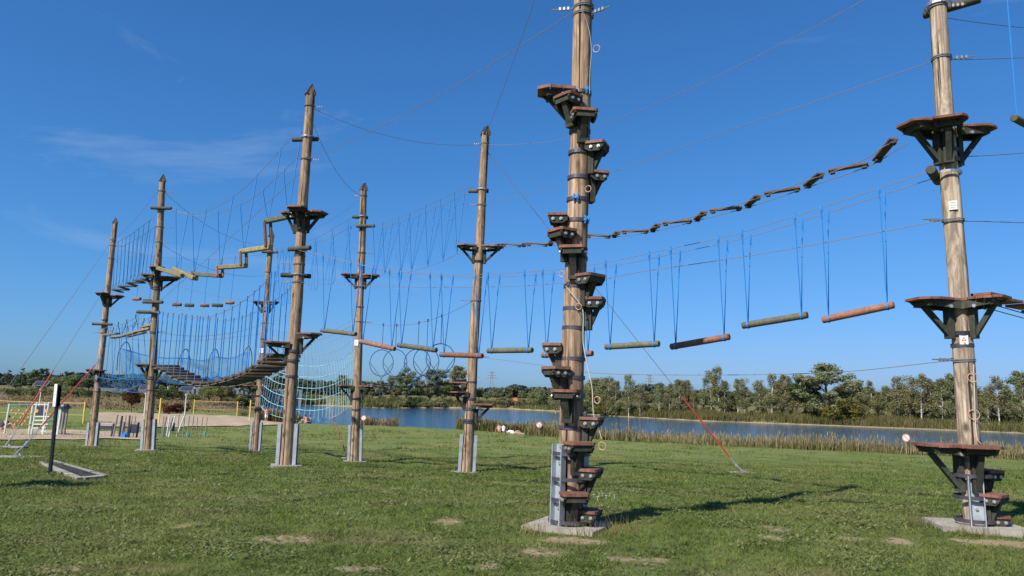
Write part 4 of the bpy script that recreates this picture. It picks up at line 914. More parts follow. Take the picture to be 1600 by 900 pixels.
# ---- hanging log and plank beyond the rightmost pole
D89, N89 = nrm(8, 9)
A = on_plane(1584, 184, XY(8), XY(9)); B = A + D89 * .62 - Vector((0, 0, .02)); sw = thing('log_swing', 'olive swing log cut by the right picture edge high up', 'swing', (A + B) / 2, 'swing logs on blue ropes')
m = MB(); m.log(A, B, .05); m.build('log', 'log_olive', sw, smooth=True)
for f, tp in ((.16, (1569, -60)), (.84, (1640, -70))):
    e = A.lerp(B, f); top = on_plane(tp[0], tp[1], XY(8), XY(9)); m = MB(); m.tube([top, e], .009, 6); m.build('rope', 'rope_blue', sw)
A = on_plane(1532, 458, XY(8), XY(9), -.1); pk = thing('plank_walk', 'brown plank walk leaving the rightmost pole past the right picture edge', 'plank walk', A)
for i in range(9):
    m = MB(); p = A + D89 * (.42 * i) - Vector((0, 0, .03 * i)); M = frame(p, (0, 0, 1), D89); m.box(M, 0, .39, -.11, .11, -.025, .005); m.build('plank', 'board_brown', pk)
for s in (-1, 1): m = MB(); m.tube([A + N89 * .08 * s - Vector((.3, 0, .05)), A + D89 * 3.9 + N89 * .08 * s - Vector((0, 0, .33))], .007, 5); m.build('cable', 'steel_cable', pk)

# ---- zigzag plank walk from the sixth pole to the rightmost pole
D68, N68 = nrm(6, 8)
walk = crom(tr_plane([(772, 383), (806, 381.5), (852, 380), (918, 369), (955, 366), (1018, 356), (1088, 338), (1165, 317), (1252, 287), (1350, 252), (1388, 229), (1412, 216)], 6, 8), 6)
cum = [0]
for a, b in zip(walk, walk[1:]): cum.append(cum[-1] + (b - a).length)
def at_len(s):
    s = max(0, min(cum[-1], s))
    for i in range(len(walk) - 1):
        if cum[i + 1] >= s: return walk[i].lerp(walk[i + 1], (s - cum[i]) / (cum[i + 1] - cum[i]))
    return walk[-1]
zz = thing('plank_walk', 'zigzag walk of brown planks climbing behind the stepped pole', 'plank walk', walk[0])
npl = 19; sp = cum[-1] / npl; lat = .16
for i in range(npl):
    s = 1 if i % 2 else -1
    a = at_len(i * sp + .055) - N68 * lat * s * .80; b = at_len((i + 1) * sp - .055) + N68 * lat * s * .80; M = frame(a, (b - a), (0, 0, 1)); ln = (b - a).length; m = MB()
    m.box(M, -.016, .008, -.055, .055, .0, ln); o = m.build('plank', 'log_brown', zz)
    for f in (.1, .9): m = MB(); m.box(M, -.055, -.023, -.04, .04, ln * f - .03, ln * f + .03); m.build('plank_clamp', 'dark_log', o)
for s in (-1, 1): m = MB(); m.tube([p + N68 * lat * s * .8 - Vector((0, 0, .035)) for p in walk], .006, 5); m.build('cable', 'steel_cable', zz)

# ---- V-rope walk between the fifth and sixth poles
D56, N56 = nrm(5, 6)
up = crom(tr_plane([(566, 352), (602, 350), (645, 336), (690, 316), (722, 301), (742, 294)], 5, 6), 6)
vr = thing('rope_walk', 'walk of blue V-shaped foot ropes between fifth and sixth poles', 'rope walk', pp(5, 420), 'rope bridges between the poles')
feet = [(601, 428), (626, 427), (643, 424), (668, 417), (692, 408), (714, 397)]; FP = tr_plane([(586, 430)] + feet, 5, 6)
for s in (-1, 1): m = MB(); m.tube([p + N56 * .16 * s for p in up], .007, 5); m.build('cable', 'steel_cable', vr)
for i, p in enumerate(FP):
    for s in (-1, 1):
        t = Vector((p.x, p.y, height_on(up, p))) + N56 * .16 * s; m = MB(); m.tube([t + Vector((0, 0, .03)), t - Vector((0, 0, .05)), p], [.016, .012, .0085], 5); m.build('rope', 'rope_blue', vr)
    for dl in (-1, 1):
        j = i + dl
        if 0 <= j < len(FP):
            q = FP[i].lerp(FP[j], .55 if dl > 0 else .75); t = Vector((q.x, q.y, height_on(up, q))) + N56 * .16 * dl; m = MB(); m.tube([t, p], .0075, 5); m.build('rope', 'rope_blue', vr)
m = MB(); m.tube([pp(5, 427)] + [p for p in FP] + [pp(6, 388)], .0065, 5); m.build('cable', 'steel_cable', vr)

# ---- loop-rope walk between the third and fifth poles, passing behind the fourth
D35, N35 = nrm(3, 5)
up = crom(tr_plane([(428, 391), (455, 387), (480, 380), (505, 372), (530, 358), (560, 341)], 3, 5), 6)
lp = thing('rope_walk', 'walk of blue hanging rope loops between third and fifth poles', 'rope walk', pp(3, 460), 'rope bridges between the poles')
for s in (-1, 1): m = MB(); m.tube([p + N35 * .2 * s for p in up], .008, 5); m.build('cable', 'steel_cable', lp)
for i, (x0, x1, yb) in enumerate(((432, 440, 470), (441, 449, 476), (450, 458, 474), (466, 476, 466), (485, 499, 453), (511, 525, 444), (537, 549, 440))):
    a, b, c = tr_plane([(x0, 400), (x1, 400), ((x0 + x1) / 2, yb)], 3, 5); ta = Vector((a.x, a.y, height_on(up, a))) + N35 * .2; tb = Vector((b.x, b.y, height_on(up, b))) - N35 * .2
    L_ = [ta, ta.lerp(Vector((a.x, a.y, c.z + .35)), .8), Vector((a.x, a.y, c.z + .28)).lerp(c, .15), c.lerp(a, .32) * 1, c, ]
    pts = crom([ta, Vector((a.x, a.y, c.z + .40)), Vector((a.x, a.y, c.z + .10)).lerp(c, .25), c, Vector((b.x, b.y, c.z + .10)).lerp(c, .25), Vector((b.x, b.y, c.z + .40)), tb], 4)
    m = MB(); m.tube(pts, .009, 5); m.tube([ta + Vector((0, 0, .03)), ta - Vector((0, 0, .1))], .018, 5); m.build('rope_loop', 'rope_blue', lp)
    for dx in (-.10, .10): m = MB(); q = (ta + tb) / 2 + D35 * dx; m.tube([q, Vector((q.x, q.y, c.z + .6)), Vector((q.x, q.y, c.z + .02))], .006, 5); m.build('rope', 'rope_blue', lp)

# ---- cargo net between the third and fifth poles
net = thing('cargo_net', 'pale teal climbing cargo net stretched between third and fifth poles', 'net', pp(3, 600))
bot = crom(tr_plane([(406, 634), (420, 646), (450, 655), (490, 659), (520, 652), (540, 640), (549, 624)], 3, 5), 8)
topc = crom(tr_plane([(412, 505), (450, 518), (490, 522), (520, 516), (550, 500)], 3, 5), 8)
def net_pt(u, v):
    a = bot[min(int(u * (len(bot) - 1)), len(bot) - 2)].lerp(bot[min(int(u * (len(bot) - 1)) + 1, len(bot) - 1)], u * (len(bot) - 1) % 1)
    b = topc[min(int(u * (len(topc) - 1)), len(topc) - 2)].lerp(topc[min(int(u * (len(topc) - 1)) + 1, len(topc) - 1)], u * (len(topc) - 1) % 1)
    return a.lerp(b, v) + N35 * (.10 * math.sin(PI * v)) 
nu, nv = 30, 8
for i in range(nu + 1):
    u = min(.9999, i / nu); vm = .62
    m = MB(); m.tube([net_pt(u, v) for v in np.linspace(0, vm, 6)], .007, 4); m.build('net_rope', 'net_teal', net)
    m = MB(); m.tube([net_pt(u, v) for v in np.linspace(vm, 1, 4)], .005, 4); m.build('net_rope', 'net_grey', net)
for j in range(nv + 1):
    v = j / nv; lo = v <= .64
    m = MB(); m.tube([net_pt(min(.9999, i / 40), v) + Vector((0, 0, .006 * math.sin(i * 2.4 + j))) for i in range(41)], .0105 if (lo and j) else .008 if lo else .005, 4); m.build('net_rope', 'net_teal' if lo else 'net_grey', net)
m = MB(); m.tube([pp(3, 500), topc[0], bot[0]], .011, 5); m.build('edge_cable', 'net_grey', net)
m = MB(); m.tube([pp(5, 497), topc[-1], bot[-1]], .011, 5); m.build('edge_cable', 'net_grey', net)

# ---- ring walk between the fifth and sixth poles
rw = thing('ring_walk', 'row of dark hanging rings over a low plank walk before the lake', 'ring walk', pp(5, 600))
ru = crom(tr_plane([(560, 503), (600, 508), (630, 508), (662, 503), (700, 490), (736, 472)], 5, 6), 6); m = MB(); m.tube(ru, .007, 5); m.build('cable', 'steel_cable', rw)
for i, (px, py, tw) in enumerate(((596, 567, -18), (617, 567, -20), (652, 567, -16), (666, 565, 34), (688, 560, -8))):
    c = on_plane(px, py, XY(5), XY(6)); a = math.radians(-90 + tw); ax = Vector((math.cos(a), math.sin(a), 0)); R = .385; m = MB(); m.ring(c, ax, R, .012, 32, 6); o = m.build('ring', 'rope_dark', rw, smooth=True)
    m = MB(); t = Vector((c.x, c.y, height_on(ru, c))); m.tube([t, c + Vector((0, 0, R))], .0085, 5); m.box(Matrix.Translation(t), -.02, .02, -.02, .02, -.03, .05); m.build('hanger', 'rope_dark', o)
    pr = ax.cross(Vector((0, 0, 1)))
    for s in (-1, 1):
        m = MB(); e = on_plane(px + s * 8, 603, XY(5), XY(6)); m.tube([c + pr * R * s * .95, e], .008, 5); m.build('tie_rope', 'rope_dark', rw)
base = crom(tr_plane([(572, 600), (610, 604), (640, 605), (670, 603), (700, 598), (722, 594)], 5, 6), 4)
for s in (-1, 1): m = MB(); m.tube([p + N56 * .17 * s for p in base], .007, 5); m.build('cable', 'steel_cable', rw)
for i in range(14):
    f = (i + .5) / 14 * (len(base) - 1.001); p = base[int(f)].lerp(base[int(f) + 1], f % 1); M = frame(p, (0, 0, 1), D56); m = MB(); m.box(M, -.10, .10, -.24, .24, -.02, .025); o = m.build('plank', 'dark_log', rw)
    if i % 3 == 1: m = MB(); m.box(M, -.05, .05, -.275, -.235, -.05, .05); m.build('shackle', 'clip_metal', o)

# ---- yellow beam walk from the second to the fourth pole
D24, N24 = nrm(2, 4)
bw = thing('beam_walk', 'zigzag walk of pale yellow beams rising from second to fourth pole', 'beam walk', pp(2, 419))
upA = crom(tr_plane([(258, 327), (290, 333), (320, 330), (350, 317), (385, 291), (425, 249), (455, 215)], 2, 4, .18), 6); upB = crom(tr_plane([(268, 327), (310, 338), (350, 330), (395, 310), (436, 274), (468, 243)], 2, 4, -.18), 6)
for u in (upA, upB): m = MB(); m.tube(u, .0065, 5); m.build('cable', 'steel_cable', bw)
for (a, b, mt, off) in (((244, 418), (285, 431), 'beam_yellow', -.28), ((272, 420), (304, 435), 'beam_yellow', -.12), ((303, 428), (346, 431), 'log_olive', .05), ((340, 418), (384, 415), 'beam_yellow', 0), ((376, 393), (423, 386), 'beam_yellow', .0), ((415, 346), (457, 337), 'log_olive', 0)):
    A, B = tr_plane([a, b], 2, 4, off); m = MB(); M = frame(A, B - A, (0, 0, 1)); h = .058; ln = (B - A).length; e = .018
    poly = [(-h + e, -h), (h - e, -h), (h, -h + e), (h, h - e), (h - e, h), (-h + e, h), (-h, h - e), (-h, -h + e)]; m.prism(M, poly, 0, ln); m.build('beam', mt, bw)
for (a, b, mt) in (((303, 425), (304, 437), 'log_red'), ((343, 417), (344, 432), 'log_red'), ((380, 394), (381, 415), 'log_brown'), ((418, 347), (420, 386), 'log_brown')):
    A, B = tr_plane([a, b], 2, 4, .0); 
    for s in (-1, 1): m = MB(); M = frame(A + N24 * .075 * s, B - A, D24); m.box(M, -.045, .045, -.02, .02, 0, (B - A).length); m.build('link_post', mt, bw)
for a in ((276, 424), (303, 429), (344, 421), (381, 396), (419, 349), (450, 339)):
    p = on_plane(a[0], a[1], XY(2), XY(4))
    for u, s in ((upA, 1), (upB, -1)): t = Vector((p.x, p.y, height_on(u, p))) + N24 * .18 * s; m = MB(); m.tube([t + Vector((0, 0, .04)), t - Vector((0, 0, .08)), p], [.017, .012, .008], 5); m.build('rope', 'rope_blue', bw)

# ---- log bridge from the second to the fourth pole
lb = thing('log_bridge', 'suspension bridge of crosswise logs sagging from second to fourth pole', 'bridge', pp(2, 570), 'rope bridges between the poles')
deck = crom(tr_plane([(256, 571), (268, 577), (282, 584), (298, 592), (318, 599), (340, 600), (362, 596), (384, 590), (404, 582), (420, 573), (436, 562), (446, 553)], 2, 4), 6)
hi = crom(tr_plane([(250, 487), (270, 491), (300, 496), (330, 499), (352, 496), (376, 487), (400, 474), (430, 450), (446, 432)], 2, 4), 6)
for s in (-1, 1):
    m = MB(); m.tube([p + N24 * .34 * s - Vector((0, 0, .05)) for p in deck], .009, 5); m.build('deck_cable', 'steel_cable', lb)
    m = MB(); m.tube([p + N24 * .34 * s for p in hi], .0075, 5); m.build('hand_cable', 'steel_cable', lb)
nl = 19
for i in range(nl):
    f = (i + .4) / nl * (len(deck) - 1.001); p = deck[int(f)].lerp(deck[int(f) + 1], f % 1); m = MB(); rr = random.uniform(.044, .052); j = Vector((0, 0, random.uniform(-.015, .015)))
    m.log(p - N24 * .40 + j, p + N24 * .40 - j, rr, 10); o = m.build('log', ('dark_log', 'log_brown', 'dark_log')[i % 3], lb, smooth=True)
    for s in (-1, 1):
        e = p + N24 * .34 * s; t = Vector((e.x, e.y, height_on([q + N24 * .34 * s for q in hi], e))); m = MB(); m.tube([t + Vector((0, 0, .05)), t - Vector((0, 0, .11)), e], [.018, .015, .0095], 5); m.tube([t, t + D24 * .03 - Vector((0, 0, .22))], .008, 4); m.build('rope', 'rope_blue', lb)

# ---- hanging stumps between the leftmost and the third pole
D13, N13 = nrm(1, 3)
su = crom(tr_plane([(186, 391), (212, 396), (240, 401), (276, 404), (318, 406), (345, 405), (380, 401), (416, 397)], 1, 3), 5)
cable(su, 'steel cable from which the small stumps hang')
SP = [(213, 467), (233, 470), (276, 476), (297, 477), (319, 477), (340, 477), (360, 473)]
for i, (px, py) in enumerate(SP):
    p = on_plane(px, py, XY(1), XY(3)); t = on_plane(px + 6, 420, XY(1), XY(3)); t = Vector((t.x, t.y, height_on(su, t)))
    st = thing('stump_swing', 'small brown hanging stump, %s' % ('far left, seen between the leftmost and second poles' if i == 0 else 'just left of the second pole' if i == 1 else '%s to the right of the second pole' % ORD[i - 2]), 'stump', p, 'hanging stumps')
    a = random.uniform(-.5, .5); d = Vector((math.cos(a), math.sin(a), 0)); m = MB(); m.log(p - d * random.uniform(.12, .24), p + d * random.uniform(.1, .2), .065, 10); m.build('stump', ('log_red', 'dark_log')[i % 2], st, smooth=True)
    m = MB(); m.tube([t + Vector((0, 0, .06)), t - Vector((0, 0, .2)), p - Vector((0, 0, .16))], [.016, .011, .008], 5); m.build('rope', 'rope_blue', st)

# ---- blue netting tunnel between the leftmost and the third pole
nb_ = thing('netting_bridge', 'fine blue mesh netting with rope arches between leftmost and third poles', 'net', pp(1, 600))
tp_ = crom(tr_plane([(193, 545), (215, 552), (250, 559), (290, 560), (318, 564), (338, 558), (362, 560), (388, 551)], 1, 3), 5); bt_ = crom(tr_plane([(193, 588), (220, 592), (260, 598), (300, 602), (340, 600), (370, 594), (390, 588)], 1, 3), 5)
def on_(P, u): f = u * (len(P) - 1.001); return P[int(f)].lerp(P[int(f) + 1], f % 1)
m = MB()
for s in (-.32, .32):
    for i in range(131): u = i / 131; m.tube([on_(tp_, u) + N13 * s, on_(bt_, u) + N13 * s * .6], .0028, 3, False)
    for j in range(24): v = j / 23; m.tube([on_(tp_, i / 26).lerp(on_(bt_, i / 26), v) + N13 * s * (1 - .4 * v) for i in range(27)], .0028, 3, False)
m.build('mesh_netting', 'netting_blue', nb_, kind='stuff')
for s in (-.32, .32): m = MB(); m.tube([p + N13 * s for p in tp_], .012, 5); m.build('edge_rope', 'rope_blue', nb_)
for px, py in ((197, 534), (290, 545), (336, 545), (388, 541)):
    c = on_plane(px, py, XY(1), XY(3)); m = MB(); m.tube(crom([c + N13 * .34 + D13 * .12 - Vector((0, 0, 1.1)), c + N13 * .32 + D13 * .12 - Vector((0, 0, .4)), c + D13 * .02, c - N13 * .32 - D13 * .12 - Vector((0, 0, .4)), c - N13 * .34 - D13 * .12 - Vector((0, 0, 1.1))], 5), .017, 5); m.build('arch_rope', 'rope_dark', nb_)
m = MB(); m.tube(sagline(pp(1, 525), pp(3, 520), .25), .007, 4); m.build('cable', 'steel_cable', nb_)

# ---- three walks between the leftmost and the second pole
D12, N12 = nrm(1, 2)
b1 = thing('board_walk', 'upper walk of small boards on blue ropes beside the leftmost pole', 'rope walk', pp(1, 450), 'rope bridges between the poles')
up = crom(tr_plane([(184, 384), (198, 376), (212, 368), (228, 357), (247, 343)], 1, 2), 5); dk = crom(tr_plane([(182, 456), (190, 452), (200, 447), (212, 442), (222, 439), (233, 437)], 1, 2), 5)
for s in (-1, 1): m = MB(); m.tube([p + N12 * .18 * s for p in up], .008, 4); m.build('cable', 'steel_cable', b1)
for i in range(9):
    p = on_(dk, (i + .5) / 9); M = frame(p, (0, 0, 1), D12 + N12 * (.9 if i % 2 else -.9)); m = MB(); m.box(M, -.30, .30, -.07, .07, -.02, .02); m.build('board', 'dark_log', b1)
    for s in (-1, 1):
        t = on_(up, (i + .5) / 9) + N12 * .18 * s; e = p + N12 * .17 * s; m = MB(); k_ = e + Vector((0, 0, .28)); m.tube([t, k_], .0085, 4); m.tube([k_, e - D12 * .16], .007, 4); m.tube([k_, e + D12 * .16], .007, 4); m.build('rope', 'rope_dark' if s < 0 else 'rope_blue', b1)
b2 = thing('board_walk', 'lower walk of pale lengthwise planks beside the leftmost pole', 'rope walk', pp(1, 520), 'rope bridges between the poles')
for i, (a, b) in enumerate((((164, 523), (184, 521)), ((176, 528), (196, 524)), ((190, 525), (212, 519)), ((198, 526), (226, 519)), ((208, 519), (236, 513)), ((222, 511), (240, 507)))):
    A, B = tr_plane([a, b], 1, 2, (-.14, .14)[i % 2]); m = MB(); M = frame(A, B - A, (0, 0, 1)); m.box(M, -.03, .03, -.08, .08, 0, (B - A).length); m.build('plank', 'plank_grey', b2)
hc = crom(tr_plane([(163, 516), (180, 512), (195, 508), (207, 505), (220, 498), (232, 490)], 1, 2), 5)
for s in (-1, 1): m = MB(); m.tube([p + N12 * .2 * s for p in hc], .007, 4); m.build('cable', 'steel_cable', b2)
for i in range(9):
    t = on_(hc, (i + .5) / 9); m = MB(); s = (1, -1)[i % 2]; m.tube([t + N12 * .2 * s + Vector((0, 0, .1)), t + N12 * .2 * s, t + N12 * .1 * s - Vector((0, 0, .3))], [.02, .015, .009], 4); m.build('rope', 'rope_dark', b2)
b3 = thing('rope_bridge', 'crisscross blue rope bridge near the ground between leftmost and second poles', 'rope bridge', pp(1, 600), 'rope bridges between the poles')
tp3 = crom(tr_plane([(160, 588), (180, 592), (200, 593), (220, 590), (238, 584)], 1, 2), 5); bt3 = crom(tr_plane([(160, 602), (180, 610), (200, 613), (220, 608), (236, 600)], 1, 2), 5)
for P in (tp3, bt3):
    for s in (-1, 1): m = MB(); m.tube([p + N12 * .28 * s for p in P], .008, 4); m.build('rope', 'rope_blue', b3)
for i in range(16):
    for s in (-1, 1):
        a = on_(tp3, i / 16) + N12 * .28 * s; b = on_(bt3, min(.99, (i + 1.4) / 16)) - N12 * .28 * s * (1 if i % 2 else -1); m = MB(); m.tube([a, b], .005, 4); m.build('rope', 'rope_dark', b3)
        a = on_(bt3, i / 16) + N12 * .28 * s; b = on_(tp3, min(.99, (i + 1.4) / 16)) + N12 * .28 * s; m = MB(); m.tube([a, b], .005, 4); m.build('rope', 'rope_blue', b3)
for i in range(15):
    e = on_(tp3, (i + .5) / 15); t = on_(hc, (i + .5) / 15); m = MB(); s = (1, -1)[i % 2]; m.tube([t + N12 * .2 * s, e + N12 * .28 * s], .009, 4); m.build('rope', 'rope_blue', b3)
# ---- guy wires with red sleeves and ground anchors
def guy(top, s0, s1, anchor, label, slabsz=(.5, .35), sl_depth=None, r=.021, mat='sleeve_red', rods=True):
    g = thing('guy_wire', label, 'guy wire', anchor, 'guy wires with red sleeves')
    m = MB(); m.tube([top, s0], .008, 5); m.build('wire', 'steel_cable', g)
    m = MB(); m.tube([s0, s1], r, 8); m.build('sleeve', mat, g, smooth=True)
    m = MB(); m.tube([s1, s1.lerp(anchor, .55)], .012, 5); m.tube([s1.lerp(anchor, .5), s1.lerp(anchor, .62)], .03, 6); m.tube([s1.lerp(anchor, .6), anchor + Vector((.0, 0, .06))], .018, 6); m.tube([s1.lerp(anchor, .85), anchor + Vector((.12, .05, .04))], .012, 5); m.build('turnbuckle', 'galvanised', g)
    M = outward(anchor, 10); m = MB(); m.prism(M, [(-slabsz[0], -slabsz[1]), (slabsz[0], -slabsz[1] * .95), (slabsz[0] * .97, slabsz[1]), (-slabsz[0], slabsz[1])], -.3, .02); m.build('anchor_block', 'concrete', g)
def along_line(top, anc, px):
    a, b = 0.0, 1.0; inc = proj(anc)[0] > proj(top)[0]
    for _ in range(40):
        t = (a + b) / 2
        if (proj(top.lerp(anc, t))[0] < px) == inc: a = t
        else: b = t
    return top.lerp(anc, a)
T = pp(6, 232); An = on_ground(1160, 739); guy(T, along_line(T, An, 1066), along_line(T, An, 1140), An, 'guy wire with red sleeve anchored in the lawn right of the stepped pole', (.3, .2))
T = pp(1, 440); An = on_ground(8, 699); guy(T, along_line(T, An, 83), along_line(T, An, 30), An, 'guy wire with red sleeve, left of the two beside the slim sign post', (.5, .4))
T = pp(1, 560); An = on_ground(22, 715); guy(T, along_line(T, An, 148), along_line(T, An, 63), An, 'guy wire with red sleeve passing right behind the slim sign post', (.64, .34))
T = pp(3, 376); An = on_ground(543, 716); guy(T, along_line(T, An, 519), along_line(T, An, 539), An, 'far guy wire with dull red sleeve between fourth and fifth poles', (.2, .2), mat='log_red')
T = pp(1, 373); An = on_ground(-60, 706); guy(T, along_line(T, An, -5), along_line(T, An, -45), An, 'uppermost guy wire slanting off the left picture edge')

# ================================================================== SMALL THINGS
# slim sign post and drain at the left
p = on_ground(78, 742); d = p.y; t = at_y(92, 600, d); sp_ = thing('sign_post', 'slim black post with a white sign strip beside the drain grate', 'sign', p)
m = MB(); m.tube([p - Vector((0, 0, .2)), t - Vector((0, 0, .02))], .034, 8); m.build('post', 'black_paint', sp_, smooth=True)
M = frame(t - (t - p).normalized() * .40, t - p, Vector((-.72, -.69, 0))); m = MB(); m.box(M, .036, .046, -.095, .095, 0, .40); o = m.build('sign_board', 'white_paint', sp_)
m = MB()
for j in range(6): m.box(M, .0465, .048, -.06, .06 - .02 * (j % 3), .06 + .05 * j, .068 + .05 * j)
m.build('lettering', 'net_grey', o)
m = MB(); m.box(M, -.036, -.030, -.07, .07, 0, .40); m.build('sign_back', 'black_paint', sp_)
dr_ = [on_ground(*q) for q in ((63, 724), (124, 750), (166, 746), (84, 722))]; c = sum(dr_, Vector()) / 4
dg = thing('drain_channel', 'concrete drain channel with dark slotted grate set in the lawn', 'drain', c)
a, b, cc, dd = [q + Vector((0, 0, .012)) for q in dr_]
def strip(u0, u1, v0, v1, z0, z1, name, mat, par):
    f = lambda u, v: a.lerp(b, u).lerp(dd.lerp(cc, u), v); m = MB(); vs = [f(u0, v0), f(u1, v0), f(u1, v1), f(u0, v1)]
    m.add([q + Vector((0, 0, z0)) for q in vs] + [q + Vector((0, 0, z1)) for q in vs], [(3, 2, 1, 0), (4, 5, 6, 7), (0, 1, 5, 4), (1, 2, 6, 5), (2, 3, 7, 6), (3, 0, 4, 7)]); return m.build(name, mat, par)
strip(0, 1, -.10, .14, -.25, .025, 'kerb', 'concrete', dg); strip(0, 1, .88, 1.08, -.25, .03, 'kerb', 'concrete_dark', dg); strip(.97, 1.03, .141, .879, -.25, .032, 'kerb', 'concrete', dg); strip(0, .97, .141, .879, -.25, -.02, 'channel_floor', 'concrete_dark', dg)
for i in range(26): u = .01 + i / 27; strip(u, u + .02, .142, .878, -.02, .018, 'grate_bar', 'grate_iron', dg)

# solar lamps
def solar_lamp(px, Y, head, base_, label):
    x = ray(px, 620).x / ray(px, 620).y * Y; g = Vector((x, Y, gz(x, Y))); top = at_y(px, head, Y); r = thing('solar_lamp', label, 'lamp', g, 'solar street lamps'); top = Vector((g.x, g.y, top.z))
    m = MB(); m.tube([g - Vector((0, 0, .2)), top], [.07, .05], 8); m.build('post', 'frame_pale', r)
    m = MB(); m.tube([top - Vector((0, 0, .5)), top - Vector((0, 0, .35)), top - Vector((0, 0, .05))], [.10, .17, .07], 10); m.build('lamp_head', 'white_paint', r)
    M = Matrix.Translation(top + Vector((0, 0, .12))) @ Matrix.Rotation(math.radians(38), 4, 'X') @ Matrix.Translation((0, 0, .16)); m = MB(); m.box(M, -.72, .72, -.42, .42, -.02, .02); o = m.build('panel_frame', 'clip_metal', r)
    for i in range(4):
        m = MB(); m.box(M, -.66 + i * .335, -.345 + i * .335, -.37, .37, .0205, .026); m.build('solar_cell', 'solar_cell', o)
solar_lamp(63, 78, 603, 632, 'solar street lamp behind the playground climbing frame')
solar_lamp(291, 84, 611, 642, 'solar street lamp beside the volleyball net')
solar_lamp(228, 80, 609, 648, 'solar street lamp half hidden behind the second pole')
# volleyball nets
def gpt(px, Y): x = ray(px, 640).x / ray(px, 640).y * Y; return Vector((x, Y, gz(x, Y)))
def vb(pa, pb, h, label):
    r = thing('volleyball_net', label, 'net', pa, 'beach volleyball nets')
    for p in (pa, pb): m = MB(); m.tube([p - Vector((0, 0, .3)), p + Vector((0, 0, h))], .07, 8); m.build('post', 'yellow_paint', r)
    f = lambda u, z: pa.lerp(pb, u) + Vector((0, 0, z))
    for z, rr in ((h - .12, .032), (h - 1.1, .02)): m = MB(); m.tube([f(0, z), f(.5, z - .04), f(1, z)], rr, 5); m.build('tape', 'orange_tape', r)
    m = MB()
    for i in range(1, 60): m.tube([f(i / 60, h - .12), f(i / 60, h - 1.1)], .004, 3, False)
    for j in range(1, 7): m.tube([f(0, h - .12 - .14 * j), f(1, h - .12 - .14 * j)], .004, 3, False)
    m.build('mesh_netting', 'post_grey', r, kind='stuff')
vb(gpt(371, 92), gpt(303, 92), 1.75, 'yellow volleyball net behind the log bridge sag')
vb(gpt(132, 63), gpt(-28, 66), 1.78, 'yellow volleyball net reaching the left picture edge')
for px, Y, hh, lab in ((250, 66, 2.2, 'single yellow volleyball post right of the second pole'), (391, 78, 2.15, 'single yellow volleyball post left of the third pole')):
    p = gpt(px, Y); m = MB(); m.tube([p - Vector((0, 0, .3)), p + Vector((0, 0, hh - .12)), p + Vector((0, 0, hh))], [.075, .07, .05], 8); m.tube([p, p + Vector((0, 0, .12))], .11, 8); solo(m, 'volleyball_post', 'yellow_paint', lab, 'post', p, 'single volleyball posts', True)
# climbing frame of the playground
Yp = 41.0; G = lambda px: gpt(px, Yp); hz = lambda px, py: at_y(px, py, Yp)
cf = thing('playground_climber', 'pale steel playground climbing frame with ladder and dark panel', 'climbing frame', G(50))
for px, py, dx in ((15, 631, -4), (52, 628, -3), (58, 629, -5), (71, 629, 0), (77, 628, -6), (92, 640, 0)):
    e = hz(px, py); b = G(px + dx); m = MB(); m.tube([b - Vector((0, 0, .2)), e], .045, 8); m.build('post', 'frame_pale', cf, smooth=True)
for (x0, y0, x1, y1, mt) in ((15, 633, 53, 632, 'teal_panel'), (53, 632, 77, 632, 'frame_pale'), (54, 651, 77, 651, 'frame_pale'), (53, 657, 76, 657, 'frame_pale'), (52, 663, 75, 663, 'frame_pale'), (51, 669, 60, 669, 'frame_pale'), (64, 668, 72, 668, 'frame_pale'), (64, 674, 72, 674, 'frame_pale'), (77, 656, 92, 656, 'teal_panel'), (76, 663, 92, 663, 'teal_panel')):
    m = MB(); m.tube([hz(x0, y0), hz(x1, y1)], .034, 6); m.build('rung', mt, cf)
m = MB(); A = hz(56, 649); B = hz(75, 635); m.box(Matrix.Identity(4), A.x, B.x, Yp - .03, Yp + .03, A.z, B.z); o = m.build('play_panel', 'navy_panel', cf)
for px in (58, 73): m = MB(); c = hz(px, 642); m.tube([c + Vector((0, -.05, 0)), c + Vector((0, -.032, 0))], .10, 12); m.build('grip_disc', 'orange_tape', o)
for (x0, x1) in ((17, 51),):
    for j in range(5): m = MB(); m.tube([hz(x0, 641 + j * 5.5), hz((x0 + x1) / 2, 643 + j * 5.5), hz(x1, 640 + j * 5.5)], .010, 4); m.build('climbing_rope', 'post_grey', cf)
    for i in range(14):
        m = MB(); c = hz(x0 + 2 + i * 2.3, 641.5 + (i * 7 % 5) * 5.5); m.tube([c - Vector((0, 0, .06)), c - Vector((0, 0, .04)), c + Vector((0, 0, .04)), c + Vector((0, 0, .06))], [.03, .06, .06, .03], 8); m.build('rope_bead', 'orange_tape', cf)
tw = thing('climbing_tower', 'narrow playground tower of teal and dark posts behind the sign post', 'climbing tower', G(101))
for i, (px, mt) in enumerate(((96, 'frame_pale'), (98, 'teal_panel'), (101, 'post_grey'), (103, 'teal_panel'), (106, 'post_grey'))): m = MB(); b = G(px - 2); b.y += .25 * (i % 2); e = hz(px, 637); m.tube([b - Vector((0, 0, .2)), e], .06, 8); m.build('post', mt, tw)
m = MB(); c = hz(101, 635); m.tube([c - Vector((0, 0, .12)), c, c + Vector((0, 0, .12))], [.26, .28, .2], 10); m.build('top_cap', 'navy_panel', tw)
